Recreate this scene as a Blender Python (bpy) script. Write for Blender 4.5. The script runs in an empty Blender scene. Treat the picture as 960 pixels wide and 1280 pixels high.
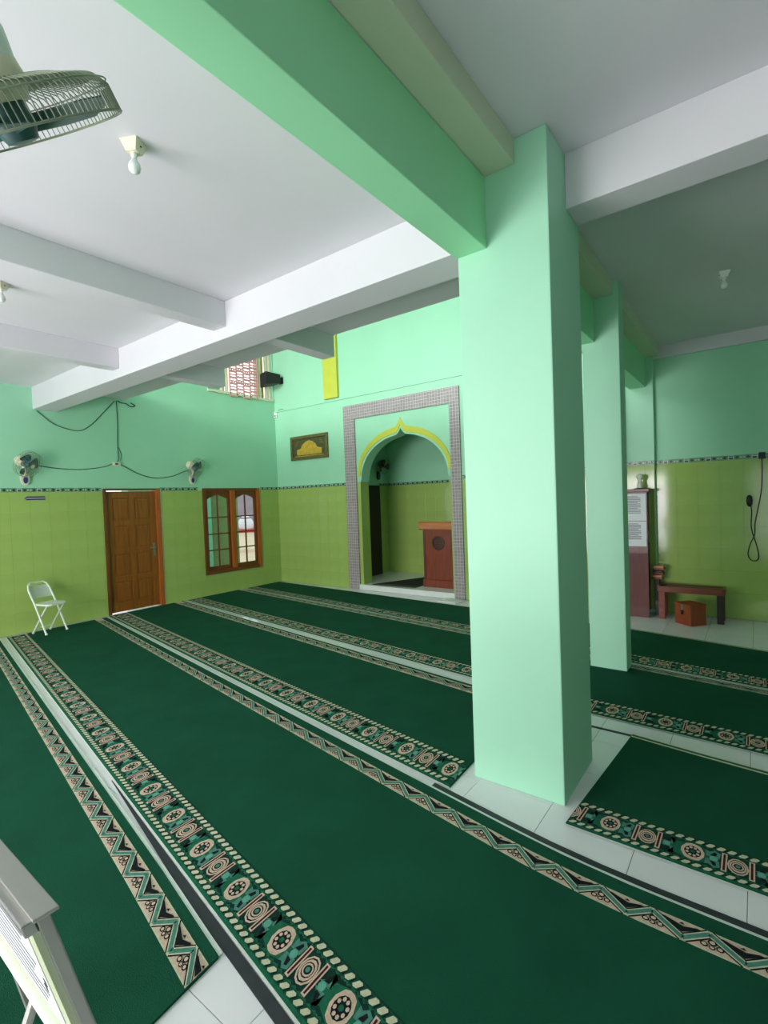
import bpy, bmesh, math, random
from mathutils import Vector, Matrix

random.seed(7)
scene = bpy.context.scene
COL = scene.collection
PI = math.pi

# ------------------------------------------------------------------ camera
CAM = Vector((8.55, -7.47, 1.75))
F_PX = 620.68
yaw, pitch, roll = -0.644413, -0.0258796, 0.0369873
fwd = Vector((math.sin(yaw) * math.cos(pitch), math.cos(yaw) * math.cos(pitch), math.sin(pitch)))
rt0 = Vector((math.cos(yaw), -math.sin(yaw), 0))
dn0 = fwd.cross(rt0)
rt = math.cos(roll) * rt0 + math.sin(roll) * dn0
dn = -math.sin(roll) * rt0 + math.cos(roll) * dn0
cam_data = bpy.data.cameras.new('camera')
cam = bpy.data.objects.new('camera', cam_data)
COL.objects.link(cam)
m3 = Matrix((rt, -dn, -fwd)).transposed()
cam.matrix_world = Matrix.Translation(CAM) @ m3.to_4x4()
cam_data.sensor_fit = 'VERTICAL'
cam_data.sensor_height = 24.0
cam_data.sensor_width = 18.0
cam_data.lens = F_PX / 1280.0 * 24.0
cam_data.clip_start = 0.05
cam_data.clip_end = 200
scene.camera = cam

# ------------------------------------------------------------------ world, daylight, exposure
scene.view_settings.view_transform = 'Standard'
scene.view_settings.look = 'None'
scene.view_settings.gamma = 1.0
scene.view_settings.use_curve_mapping = False
scene.view_settings.exposure = 0.0
scene.cycles.use_denoising = True
scene.cycles.max_bounces = 10
scene.cycles.diffuse_bounces = 6
scene.cycles.sample_clamp_indirect = 6.0

world = bpy.data.worlds.new('sky')
scene.world = world
world.use_nodes = True
wn = world.node_tree.nodes
wn['Background'].inputs['Color'].default_value = (0.93, 0.96, 1.0, 1)
wn['Background'].inputs['Strength'].default_value = 1.6


def daylight(name, loc, target, sx, sy, power, color=(1, 1, 1)):
    ld = bpy.data.lights.new(name, 'AREA')
    ld.shape = 'RECTANGLE'
    ld.size = sx
    ld.size_y = sy
    ld.energy = power
    ld.color = color
    o = bpy.data.objects.new(name, ld)
    COL.objects.link(o)
    o.location = loc
    d = Vector(target) - Vector(loc)
    o.rotation_euler = d.to_track_quat('-Z', 'Y').to_euler()
    return o


# daylight that comes in through the open front of the hall and the upper storey's windows
daylight('daylight_front_opening', (4.4, -11.15, 1.15), (4.4, 0, 1.75), 3.6, 2.2, 375, (1.0, 0.955, 0.985))
daylight('added_bay_fill', (9.3, -11.15, 1.2), (9.3, 0, 1.75), 1.6, 2.2, 15, (1.0, 0.97, 0.985))  # added fill to lift the right side, no known source there
daylight('daylight_upper_opening', (3.6, -11.1, 5.3), (3.6, 0, 4.7), 6.6, 2.0, 720, (0.98, 1.0, 1.0))


# ------------------------------------------------------------------ materials
def srgb(r, g, b):
    def f(c):
        c /= 255.0
        return c / 12.92 if c <= 0.04045 else ((c + 0.055) / 1.055) ** 2.4
    return (f(r), f(g), f(b), 1)


MATS = {}


def mat(name, rgb, rough=0.6, var=0.06, scale=6.0, bump=0.0, bscale=80.0, metal=0.0, spec=0.5, coat=0.0, stretch=None):
    if name in MATS:
        return MATS[name]
    m = bpy.data.materials.new(name)
    m.use_nodes = True
    nt = m.node_tree
    b = nt.nodes['Principled BSDF']
    b.inputs['Roughness'].default_value = rough
    b.inputs['Metallic'].default_value = metal
    b.inputs['Specular IOR Level'].default_value = spec
    b.inputs['Coat Weight'].default_value = coat
    c = srgb(*rgb)
    tc = nt.nodes.new('ShaderNodeTexCoord')
    src = tc.outputs['Object']
    if stretch:
        mp = nt.nodes.new('ShaderNodeMapping')
        mp.inputs['Scale'].default_value = stretch
        nt.links.new(src, mp.inputs['Vector'])
        src = mp.outputs['Vector']
    nz = nt.nodes.new('ShaderNodeTexNoise')
    nz.inputs['Scale'].default_value = scale
    nz.inputs['Detail'].default_value = 4
    nt.links.new(src, nz.inputs['Vector'])
    rmp = nt.nodes.new('ShaderNodeValToRGB')
    rmp.color_ramp.elements[0].position = 0.3
    rmp.color_ramp.elements[1].position = 0.7
    rmp.color_ramp.elements[0].color = tuple(max(0, x * (1 - var)) for x in c[:3]) + (1,)
    rmp.color_ramp.elements[1].color = tuple(min(1, x * (1 + var)) for x in c[:3]) + (1,)
    nt.links.new(nz.outputs['Fac'], rmp.inputs['Fac'])
    nt.links.new(rmp.outputs['Color'], b.inputs['Base Color'])
    if bump > 0:
        n2 = nt.nodes.new('ShaderNodeTexNoise')
        n2.inputs['Scale'].default_value = bscale
        n2.inputs['Detail'].default_value = 3
        nt.links.new(src, n2.inputs['Vector'])
        bp = nt.nodes.new('ShaderNodeBump')
        bp.inputs['Strength'].default_value = bump
        bp.inputs['Distance'].default_value = 0.01
        nt.links.new(n2.outputs['Fac'], bp.inputs['Height'])
        nt.links.new(bp.outputs['Normal'], b.inputs['Normal'])
    MATS[name] = m
    return m


def grid_mat(name, rgb, grout, w, h, gap, rough, offset=(0, 0, 0), vary=0.05, axes='XY', bump=0.3):
    m = bpy.data.materials.new(name)
    m.use_nodes = True
    nt = m.node_tree
    b = nt.nodes['Principled BSDF']
    b.inputs['Roughness'].default_value = rough
    tc = nt.nodes.new('ShaderNodeTexCoord')
    sep = nt.nodes.new('ShaderNodeSeparateXYZ')
    cmb = nt.nodes.new('ShaderNodeCombineXYZ')
    nt.links.new(tc.outputs['Object'], sep.inputs[0])
    for i, a in enumerate(axes):
        nt.links.new(sep.outputs[a], cmb.inputs[i])
    mp = nt.nodes.new('ShaderNodeMapping')
    mp.inputs['Location'].default_value = offset
    nt.links.new(cmb.outputs[0], mp.inputs['Vector'])
    br = nt.nodes.new('ShaderNodeTexBrick')
    br.offset = 0
    br.inputs['Scale'].default_value = 1.0
    br.inputs['Brick Width'].default_value = w
    br.inputs['Row Height'].default_value = h
    br.inputs['Mortar Size'].default_value = gap
    br.inputs['Mortar Smooth'].default_value = 0.1
    c = srgb(*rgb)
    br.inputs['Color1'].default_value = tuple(x * (1 - vary) for x in c[:3]) + (1,)
    br.inputs['Color2'].default_value = tuple(min(1, x * (1 + vary)) for x in c[:3]) + (1,)
    br.inputs['Mortar'].default_value = srgb(*grout)
    nt.links.new(mp.outputs[0], br.inputs['Vector'])
    nt.links.new(br.outputs['Color'], b.inputs['Base Color'])
    bp = nt.nodes.new('ShaderNodeBump')
    bp.inputs['Strength'].default_value = bump
    bp.inputs['Distance'].default_value = 0.003
    bp.invert = True
    nt.links.new(br.outputs['Fac'], bp.inputs['Height'])
    nt.links.new(bp.outputs['Normal'], b.inputs['Normal'])
    MATS[name] = m
    return m


def glass_mat():
    m = bpy.data.materials.new('window_glass')
    m.use_nodes = True
    nt = m.node_tree
    nt.nodes.remove(nt.nodes['Principled BSDF'])
    tr = nt.nodes.new('ShaderNodeBsdfTransparent')
    tr.inputs['Color'].default_value = (0.93, 0.96, 0.95, 1)
    gl = nt.nodes.new('ShaderNodeBsdfGlossy')
    gl.inputs['Roughness'].default_value = 0.03
    fr = nt.nodes.new('ShaderNodeFresnel')
    fr.inputs['IOR'].default_value = 1.4
    mx = nt.nodes.new('ShaderNodeMixShader')
    nt.links.new(fr.outputs[0], mx.inputs[0])
    nt.links.new(tr.outputs[0], mx.inputs[1])
    nt.links.new(gl.outputs[0], mx.inputs[2])
    nt.links.new(mx.outputs[0], nt.nodes['Material Output'].inputs['Surface'])
    return m


def wood_mat(name, rgb, rough=0.4, axis=2, var=0.22):
    st = [14.0, 14.0, 14.0]
    st[axis] = 1.2
    return mat(name, rgb, rough=rough, var=var, scale=2.2, bump=0.05, bscale=6, stretch=tuple(st), coat=0.2)


MINT = mat('mint_wall_paint', (158, 217, 182), rough=0.55, var=0.03, scale=1.3, bump=0.03, bscale=30)
MINT_COL = mat('mint_column_paint', (168, 224, 193), rough=0.5, var=0.025, scale=1.5, bump=0.03, bscale=25)
GREEN_BEAM = mat('green_beam_paint', (158, 228, 178), rough=0.5, var=0.03, scale=1.5, bump=0.03, bscale=25)
WHITE = mat('white_ceiling_paint', (217, 216, 220), rough=0.75, var=0.025, scale=1.1, bump=0.04, bscale=14)
CREAM_BEAM = mat('cream_beam_paint', (206, 212, 186), rough=0.7, var=0.03, scale=1.4)
LIME = mat('lime_glazed_tile', (162, 188, 102), rough=0.10, var=0.06, scale=3.0, bump=0.015, bscale=9, spec=0.5)
LIME_GROUT = mat('lime_tile_grout', (132, 172, 84), rough=0.8, var=0.05)
YELLOW = mat('yellow_paint', (196, 200, 70), rough=0.5, var=0.04)
TILE_W = mat('white_floor_tile', (240, 236, 240), rough=0.09, var=0.02, scale=4, bump=0.008, bscale=6)
FLOOR = grid_mat('floor_tile_grid', (240, 236, 240), (120, 124, 122), 0.445, 0.445, 0.0018, 0.13,
                 offset=(-7.16 + 0.445 * 40, 4.75 + 0.445 * 40, 0), vary=0.02)
MOSAIC = grid_mat('mosaic_tile', (150, 138, 140), (196, 186, 186), 0.056, 0.056, 0.0045, 0.3, vary=0.12, axes='XZ', bump=0.5)
MARBLE = mat('white_marble', (226, 228, 226), rough=0.2, var=0.05, scale=8)
DOORWOOD = wood_mat('varnished_brown_wood', (138, 82, 26), 0.38)
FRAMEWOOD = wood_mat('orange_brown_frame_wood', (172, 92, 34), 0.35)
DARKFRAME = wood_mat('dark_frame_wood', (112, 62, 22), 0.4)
PULPITWOOD = wood_mat('reddish_pulpit_wood', (128, 54, 30), 0.45)
PULPITTOP = wood_mat('light_pulpit_wood', (188, 112, 66), 0.35, axis=0)
CABWOOD = wood_mat('maroon_cabinet_wood', (96, 44, 38), 0.55)
CABDARK = wood_mat('dark_cabinet_wood', (40, 20, 18), 0.55)
BENCHWOOD = wood_mat('red_brown_bench_wood', (122, 48, 26), 0.42, axis=0)
BOXWOOD = wood_mat('orange_brown_box_wood', (152, 66, 30), 0.5)
STEEL = mat('brushed_steel', (170, 170, 165), rough=0.3, metal=0.9, var=0.05)
ALU = mat('grey_aluminium', (176, 174, 168), rough=0.38, metal=0.35, var=0.06, scale=5)
BLACK = mat('black_plastic', (24, 26, 26), rough=0.5, var=0.1)
CABLE = mat('dark_cable', (52, 92, 74), rough=0.6, var=0.1)
BLACKCABLE = mat('black_cable', (18, 22, 20), rough=0.6, var=0.1)
CREAMPL = mat('cream_plastic', (226, 218, 192), rough=0.4, var=0.04)
WHITEPL = mat('white_plastic', (236, 238, 230), rough=0.4, var=0.03)
WHITEMETAL = mat('white_enamel', (238, 240, 232), rough=0.35, var=0.03)
GREYPAD = mat('pale_grey_pad', (196, 204, 188), rough=0.6, var=0.05)
TEAL = mat('teal_blade_plastic', (38, 92, 96), rough=0.35, var=0.08)
TEALDARK = mat('dark_teal_blade_plastic', (40, 82, 80), rough=0.35, var=0.08)
WIREGREY = mat('dusty_cage_wire', (142, 152, 130), rough=0.5, metal=0.2, var=0.15, scale=12)
PAPER = mat('white_paper', (228, 228, 232), rough=0.8, var=0.02)
INK = mat('grey_ink', (120, 122, 132), rough=0.8, var=0.05)
GOLD = mat('gold_print', (192, 158, 52), rough=0.45, var=0.2, scale=18)
OLIVE = mat('olive_gilt_frame', (104, 98, 54), rough=0.4, var=0.25, scale=20, metal=0.2)
DARKOLIVE = mat('dark_olive_mount', (74, 74, 42), rough=0.5, var=0.25, scale=25)
DARKDOOR = mat('near_black_door', (22, 20, 16), rough=0.6, var=0.1)
BRICKPINK = mat('terracotta_lattice', (226, 160, 158), rough=0.8, var=0.1)
TAPE = mat('charcoal_rubber_strip', (46, 50, 56), rough=0.6, var=0.15, scale=20)
SAND = mat('sandy_ground', (206, 190, 160), rough=0.9, var=0.12, scale=3)
REDPAINT = mat('red_paint', (190, 40, 52), rough=0.5, var=0.1)
LAVWHITE = mat('white_sack_cloth', (226, 222, 236), rough=0.8, var=0.06)
EXTGREEN = mat('dull_green_outside_paint', (112, 136, 84), rough=0.8, var=0.12, scale=9)
EXTTEAL = mat('teal_outside_paint', (140, 212, 182), rough=0.7, var=0.06)
CONCRETE = mat('grey_concrete', (150, 150, 148), rough=0.9, var=0.08)
GLASS = glass_mat()
BULB = mat('frosted_bulb_glass', (226, 232, 228), rough=0.12, var=0.02, spec=0.7)

# carpet colours
C_GREEN = mat('carpet_green_pile', (20, 79, 58), rough=0.95, var=0.13, scale=2.5, bump=0.5, bscale=260, spec=0.15)
C_DARK = mat('carpet_dark_pile', (26, 34, 36), rough=0.95, var=0.2, scale=60, bump=0.4, bscale=260, spec=0.1)
C_TEAL = mat('carpet_teal_pile', (84, 138, 124), rough=0.95, var=0.15, scale=60, bump=0.4, bscale=260, spec=0.1)
C_LTEAL = mat('carpet_light_teal_pile', (104, 172, 152), rough=0.95, var=0.12, scale=60, bump=0.4, bscale=260, spec=0.1)
C_PINK = mat('carpet_beige_pink_pile', (216, 188, 168), rough=0.95, var=0.1, scale=60, bump=0.4, bscale=260, spec=0.1)
C_CREAM = mat('carpet_cream_pile', (208, 204, 176), rough=0.95, var=0.1, scale=60, bump=0.4, bscale=260, spec=0.1)
C_MAROON = mat('carpet_maroon_pile', (78, 26, 34), rough=0.95, var=0.1, scale=60, bump=0.4, bscale=260, spec=0.1)
C_WHITE = mat('carpet_white_binding', (226, 232, 224), rough=0.9, var=0.05, scale=30)
C_MID = mat('carpet_mid_green_pile', (34, 104, 78), rough=0.95, var=0.15, scale=40, bump=0.4, bscale=260, spec=0.1)
C_DGREEN = mat('carpet_dark_green_pile', (24, 58, 50), rough=0.95, var=0.2, scale=60, bump=0.4, bscale=260, spec=0.1)
CARPET_SLOTS = [C_DARK, C_GREEN, C_TEAL, C_LTEAL, C_PINK, C_CREAM, C_MAROON, C_MID, C_DGREEN]
DK, GR, TE, LT, PK, CR, MA, MG, DG = range(9)


# ------------------------------------------------------------------ mesh helpers
class MB:
    def __init__(self):
        self.v, self.f, self.m = [], [], []
        self.M = Matrix.Identity(4)

    def add(self, verts, faces, mi=0):
        n = len(self.v)
        self.v += [tuple(self.M @ Vector(p)) for p in verts]
        self.f += [tuple(i + n for i in f) for f in faces]
        self.m += [mi] * len(faces)
        return self

    def box(self, x0, x1, y0, y1, z0, z1, mi=0, bev=0.0):
        if bev > 0:
            bm = bmesh.new()
            bmesh.ops.create_cube(bm, size=1)
            for v in bm.verts:
                v.co = Vector(((x0 + x1) / 2 + v.co.x * (x1 - x0), (y0 + y1) / 2 + v.co.y * (y1 - y0),
                               (z0 + z1) / 2 + v.co.z * (z1 - z0)))
            bmesh.ops.bevel(bm, geom=bm.edges[:], offset=bev, segments=2, affect='EDGES', profile=0.6)
            bm.verts.index_update()
            vs = [tuple(v.co) for v in bm.verts]
            fs = [[v.index for v in f.verts] for f in bm.faces]
            bm.free()
            return self.add(vs, fs, mi)
        vs = [(x, y, z) for x in (x0, x1) for y in (y0, y1) for z in (z0, z1)]
        fs = [(0, 1, 3, 2), (4, 6, 7, 5), (0, 4, 5, 1), (2, 3, 7, 6), (0, 2, 6, 4), (1, 5, 7, 3)]
        return self.add(vs, fs, mi)

    def prism(self, poly, a0, a1, axis='Y', mi=0):
        """poly in the plane normal to axis, swept from a0 to a1"""
        def P(u, w, a):
            return {'X': (a, u, w), 'Y': (u, a, w), 'Z': (u, w, a)}[axis]
        n = len(poly)
        vs = [P(u, w, a0) for u, w in poly] + [P(u, w, a1) for u, w in poly]
        fs = [tuple(range(n - 1, -1, -1)), tuple(range(n, 2 * n))]
        fs += [(i, (i + 1) % n, n + (i + 1) % n, n + i) for i in range(n)]
        return self.add(vs, fs, mi)

    def tube(self, pts, r, n=8, closed=False, mi=0, cap=True):
        pts = [Vector(p) for p in pts]
        N = len(pts)
        rr = r if isinstance(r, (list, tuple)) else [r] * N
        vs, fs = [], []
        ref = None
        for i, p in enumerate(pts):
            a = pts[(i - 1) % N] if (closed or i > 0) else p
            b = pts[(i + 1) % N] if (closed or i < N - 1) else p
            t = (b - a).normalized()
            if ref is None:
                ref = t.orthogonal().normalized()
            ref = (ref - t * ref.dot(t))
            ref = ref.normalized() if ref.length > 1e-6 else t.orthogonal().normalized()
            bi = t.cross(ref)
            for k in range(n):
                an = 2 * PI * k / n
                vs.append(tuple(p + (ref * math.cos(an) + bi * math.sin(an)) * rr[i]))
        L = N if closed else N - 1
        for i in range(L):
            for k in range(n):
                a, b = i * n + k, i * n + (k + 1) % n
                c, d = ((i + 1) % N) * n + (k + 1) % n, ((i + 1) % N) * n + k
                fs.append((a, b, c, d))
        if cap and not closed:
            fs.append(tuple(range(n - 1, -1, -1)))
            fs.append(tuple((N - 1) * n + k for k in range(n)))
        return self.add(vs, fs, mi)

    def lathe(self, prof, n=20, mi=0):
        vs, fs = [], []
        for r, z in prof:
            for k in range(n):
                a = 2 * PI * k / n
                vs.append((r * math.cos(a), r * math.sin(a), z))
        for i in range(len(prof) - 1):
            for k in range(n):
                fs.append((i * n + k, i * n + (k + 1) % n, (i + 1) * n + (k + 1) % n, (i + 1) * n + k))
        fs.append(tuple(range(n - 1, -1, -1)))
        fs.append(tuple((len(prof) - 1) * n + k for k in range(n)))
        return self.add(vs, fs, mi)

    def mesh(self, name, mats, smooth=False):
        me = bpy.data.meshes.new(name)
        me.from_pydata(self.v, [], self.f)
        for m in (mats if isinstance(mats, list) else [mats]):
            me.materials.append(m)
        me.polygons.foreach_set('material_index', self.m)
        me.update()
        bm = bmesh.new()
        bm.from_mesh(me)
        bmesh.ops.recalc_face_normals(bm, faces=bm.faces[:])
        bm.to_mesh(me)
        bm.free()
        if smooth:
            me.polygons.foreach_set('use_smooth', [True] * len(me.polygons))
            try:
                me.set_sharp_from_angle(angle=math.radians(40))
            except Exception:
                pass
        return me

    def build(self, name, mats, parent=None, smooth=False, at=None):
        """at: world point that becomes the object's origin (the mesh was written in world coordinates)"""
        if at is not None:
            a = Vector(at)
            self.v = [tuple(Vector(p) - a) for p in self.v]
        o = bpy.data.objects.new(name, self.mesh(name, mats, smooth))
        COL.objects.link(o)
        if at is not None:
            o.location = at
        if parent is not None:
            o.parent = parent
        return o


def mesh_obj(name, me, loc, parent=None):
    o = bpy.data.objects.new(name, me)
    COL.objects.link(o)
    o.location = loc
    if parent is not None:
        o.parent = parent
    return o


def tag(o, label=None, cat=None, group=None, kind=None):
    if label:
        o['label'] = label
    if cat:
        o['category'] = cat
    if group:
        o['group'] = group
    if kind:
        o['kind'] = kind
    return o


def empty(name, loc, label=None, cat=None, group=None, kind=None):
    o = bpy.data.objects.new(name, None)
    COL.objects.link(o)
    o.location = loc
    o.empty_display_size = 0.1
    return tag(o, label, cat, group, kind)


def struct(o, label=None, cat=None):
    return tag(o, label, cat, None, 'structure')


def axis_matrix(origin, zdir, xhint=(0, 0, 1)):
    z = Vector(zdir).normalized()
    x = Vector(xhint)
    x = (x - z * x.dot(z)).normalized()
    y = z.cross(x)
    m = Matrix((x, y, z)).transposed().to_4x4()
    return Matrix.Translation(Vector(origin)) @ m


def wall_cells(mb, u0, u1, z0, z1, holes, put):
    """cover [u0,u1]x[z0,z1] except the holes (ua,ub,za,zb) with put(ua,ub,za,zb)"""
    us = sorted({u0, u1} | {h[0] for h in holes} | {h[1] for h in holes})
    for a, b in zip(us, us[1:]):
        if b <= u0 or a >= u1:
            continue
        cut = sorted([(h[2], h[3]) for h in holes if h[0] <= a + 1e-6 and h[1] >= b - 1e-6])
        z = z0
        for c, d in cut:
            if c > z:
                put(a, b, z, c)
            z = d
        if z < z1:
            put(a, b, z, z1)


# ------------------------------------------------------------------ structure: floor, walls, ceilings
ZL, ZR, ZU = 3.60, 3.74, 6.6          # left ceiling, right ceiling, upper roof
BAND0, BAND1 = 2.045, 2.105

fl = MB().box(-0.2, 15.2, -11.4, 0.7, -0.25, -0.004).build('floor', FLOOR)
struct(fl, 'white glazed tile floor under the green carpets', 'floor')

# left wall with door, window and upper grille opening
DOOR = (-3.727, -2.76, 0.0, 2.09)
WIN = (-1.905, -0.54, 0.40, 2.088)
UPW = (-1.67, -0.03, 4.02, 5.35)
mb = MB()
put = lambda a, b, c, d: mb.box(-0.2, 0.0, a, b, c, d)
wall_cells(mb, -11.4, 0.3, 0.0, ZU, [DOOR, WIN, UPW], put)
wall_left = struct(mb.build('wall_left', MINT), 'mint green side wall with lime tiles below, door and window', 'wall')

# back (mihrab) wall
NX0, NX1, NZ1 = 2.31, 4.41, 3.33
mb = MB()
put = lambda a, b, c, d: mb.box(a, b, 0.0, 0.25, c, d)
wall_cells(mb, 0.0, 6.95, 0.0, ZU, [(NX0, NX1, 0.0, NZ1)], put)
wall_back = struct(mb.build('wall_back', MINT), 'mint green end wall holding the prayer niche', 'wall')

# set-back end wall of the right-hand bay
YB = 0.5
mb = MB().box(6.95, 15.2, YB, YB + 0.2, 0, ZU)
mb.box(6.95, 7.03, 0.25, YB, 0, ZU)
wall_bay = struct(mb.build('wall_bay', MINT), 'green end wall of the side bay behind bench and cabinet', 'wall')

# walls behind the camera
mb = MB()
put = lambda a, b, c, d: mb.box(a, b, -11.4, -11.2, c, d)
wall_cells(mb, -0.2, 15.2, 0.0, ZU, [(2.5, 6.3, 0.0, 2.4), (8.4, 10.2, 0.0, 2.4), (0.2, 7.0, 4.2, 6.4)], put)  # right-hand ground opening is made up to go with the bay fill
wall_front = struct(mb.build('wall_front', MINT), 'mint green front wall with wide open doorways', 'wall')
wall_right = struct(MB().box(15.0, 15.2, -11.4, 0.7, 0, ZU).build('wall_right', MINT), 'mint green side wall of the side bay', 'wall')

# ceilings
YV = -3.29                             # edge of the slab at the double-height space
ceil_l = struct(MB().box(0.0, 7.31, -11.2, YV, ZL, ZL + 0.16).build('ceiling', WHITE), 'white plastered ceiling slab with beams and lamp holders', 'ceiling')
ceil_r = struct(MB().box(7.31, 15.0, -11.2, YB, ZR, ZR + 0.14).build('ceiling', WHITE), 'white plastered ceiling of the side bay', 'ceiling')
roof = struct(MB().box(-0.2, 15.2, -11.4, 0.7, ZU, ZU + 0.15).build('ceiling', WHITE), 'white roof slab high above the prayer niche', 'ceiling')

# columns
C1 = (7.119, 7.672, -4.725, -4.14)
C2 = (7.2, 7.535, -2.34, -2.12)


def column(box, z0, z1, label):
    x0, x1, y0, y1 = box
    o = MB().box(x0, x1, y0, y1, z0, z1, bev=0.008).build('column', MINT_COL, at=((x0 + x1) / 2, (y0 + y1) / 2, z0))
    return struct(o, label, 'column')


column(C1, 0.0, ZR, 'broad mint green square column standing on bare white tiles')
column(C2, 0.0125, ZR, 'slender mint green square column farther back, standing on carpet')


def beam(name, m, box, label):
    x0, x1, y0, y1, z0, z1 = box
    o = MB().box(x0, x1, y0, y1, z0, z1, bev=0.006).build(name, m, at=((x0 + x1) / 2, (y0 + y1) / 2, z0))
    return struct(o, label, 'beam')


GX0, GX1, GZ0 = 7.11, 7.31, 3.19
beam('ceiling_beam', GREEN_BEAM, (GX0, GX1, -11.2, C1[2], GZ0, ZL), 'deep green ceiling beam running from the front to the broad column')
beam('ceiling_beam', GREEN_BEAM, (GX0, GX1 + 0.008, C1[3], C2[2], GZ0, 3.88), 'green ceiling beam between the broad and slender columns')
beam('ceiling_beam', GREEN_BEAM, (GX0, GX1 + 0.008, C2[3], YB - 0.10, GZ0, 3.88), 'green ceiling beam behind the slender column')
beam('ceiling_ledge', CREAM_BEAM, (GX1, 7.49, -11.2, C1[2], ZL, ZR), 'cream plaster ledge along the green beam in front of the broad column')
beam('ceiling_ledge', CREAM_BEAM, (GX1, 7.49, C1[3], C2[2], ZL, ZR + 0.02), 'cream plaster ledge between the two columns')
beam('ceiling_ledge', CREAM_BEAM, (GX1, 7.49, C2[3], YB, ZL, ZR + 0.02), 'cream plaster ledge behind the slender column')
beam('ceiling_beam', WHITE, (0.0, GX0, -4.65, -4.335, 3.27, ZL), 'long white cross beam from the side wall to the green beam')
beam('ceiling_beam', WHITE, (C1[1], 15.0, -4.41, -4.17, 3.42, ZR), 'white cross beam of the side bay beside the broad column')
for xj, w in ((4.62, 0.18), (2.61, 0.165)):
    a = 'nearer the broad column' if xj > 4 else 'nearer the side wall'
    beam('ceiling_joist', WHITE, (xj - w / 2, xj + w / 2, -11.2, -4.65, 3.37, ZL), 'white ceiling joist %s' % a)
    beam('ceiling_joist', WHITE, (xj + 0.09 - w / 2, xj + 0.09 + w / 2, -4.335, YV, 3.36, ZL),
         'short white joist stub past the cross beam, %s' % a)
# cornice of the side bay and pilaster
struct(MB().box(7.41, 15.0, YB - 0.06, YB, 3.57, ZR).build('trim_1', WHITE), 'white cornice along the top of the side bay wall', 'trim')
struct(MB().box(7.03, 7.41, YB - 0.10, YB, 0, ZR, bev=0.004).build('trim_2', MINT_COL), 'flat green pilaster in the corner behind the cabinet', 'trim')
# horizontal ledge where the upper end wall begins and the upper side wall line
struct(MB().box(0.0, 6.95, -0.02, 0.0, 3.755, 3.785).build('trim_3', MINT), 'thin mint ledge across the end wall above the niche', 'trim')
struct(MB().box(1.556, 1.93, -0.06, 0.0, 3.81, ZU, bev=0.004).build('trim_4', YELLOW), 'yellow painted upright strip high on the end wall', 'trim')


# ------------------------------------------------------------------ glazed wall tiles and patterned listello tiles
def wall_tile_mesh(w, h, t=0.008):
    g = 0.0004
    return MB().box(-w / 2 + g, w / 2 - g, -t, 0, -h / 2 + g, h / 2 - g, bev=0.0008).mesh('wall_tile', LIME)


TW, ROWS = 0.25, 7
TH = BAND0 / ROWS
WT_ME = wall_tile_mesh(TW, TH)
WT_CUT = {}
LB_G = mat('listello_green', (104, 150, 112), rough=0.25, var=0.1)
LB_D = mat('listello_dark', (44, 62, 58), rough=0.25, var=0.1)
LB_L = mat('listello_pale', (196, 206, 200), rough=0.25, var=0.06)


def listello_mesh(w, h):
    mbx = MB()
    g = 0.001
    mbx.box(-w / 2 + g, w / 2 - g, -0.009, 0, -h / 2, h / 2, 0)
    y = -0.0098

    def P(poly, mi, yy=y):
        mbx.prism([(u * w / 0.25, v * h / 0.06) for u, v in poly], yy, -0.006, 'Y', mi)
    # pale block with dark bars, then two dark leaf lozenges
    P([(-0.03, -0.026), (0.03, -0.026), (0.03, 0.026), (-0.03, 0.026)], 2)
    P([(-0.022, -0.022), (0.022, -0.022), (0.022, 0.002), (-0.022, 0.002)], 1, -0.0104)
    P([(-0.022, 0.012), (0.022, 0.012), (0.022, 0.02), (-0.022, 0.02)], 1, -0.0104)
    for s in (-1, 1):
        P([(s * 0.042, 0), (s * 0.066, -0.02), (s * 0.092, 0), (s * 0.066, 0.02)], 1)
        P([(s * 0.094, 0), (s * 0.107, -0.012), (s * 0.121, 0), (s * 0.107, 0.012)], 2)
    return mbx.mesh('listello_tile', [LB_G, LB_D, LB_L])


LISTELLO = listello_mesh(0.25, BAND1 - BAND0)


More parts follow.
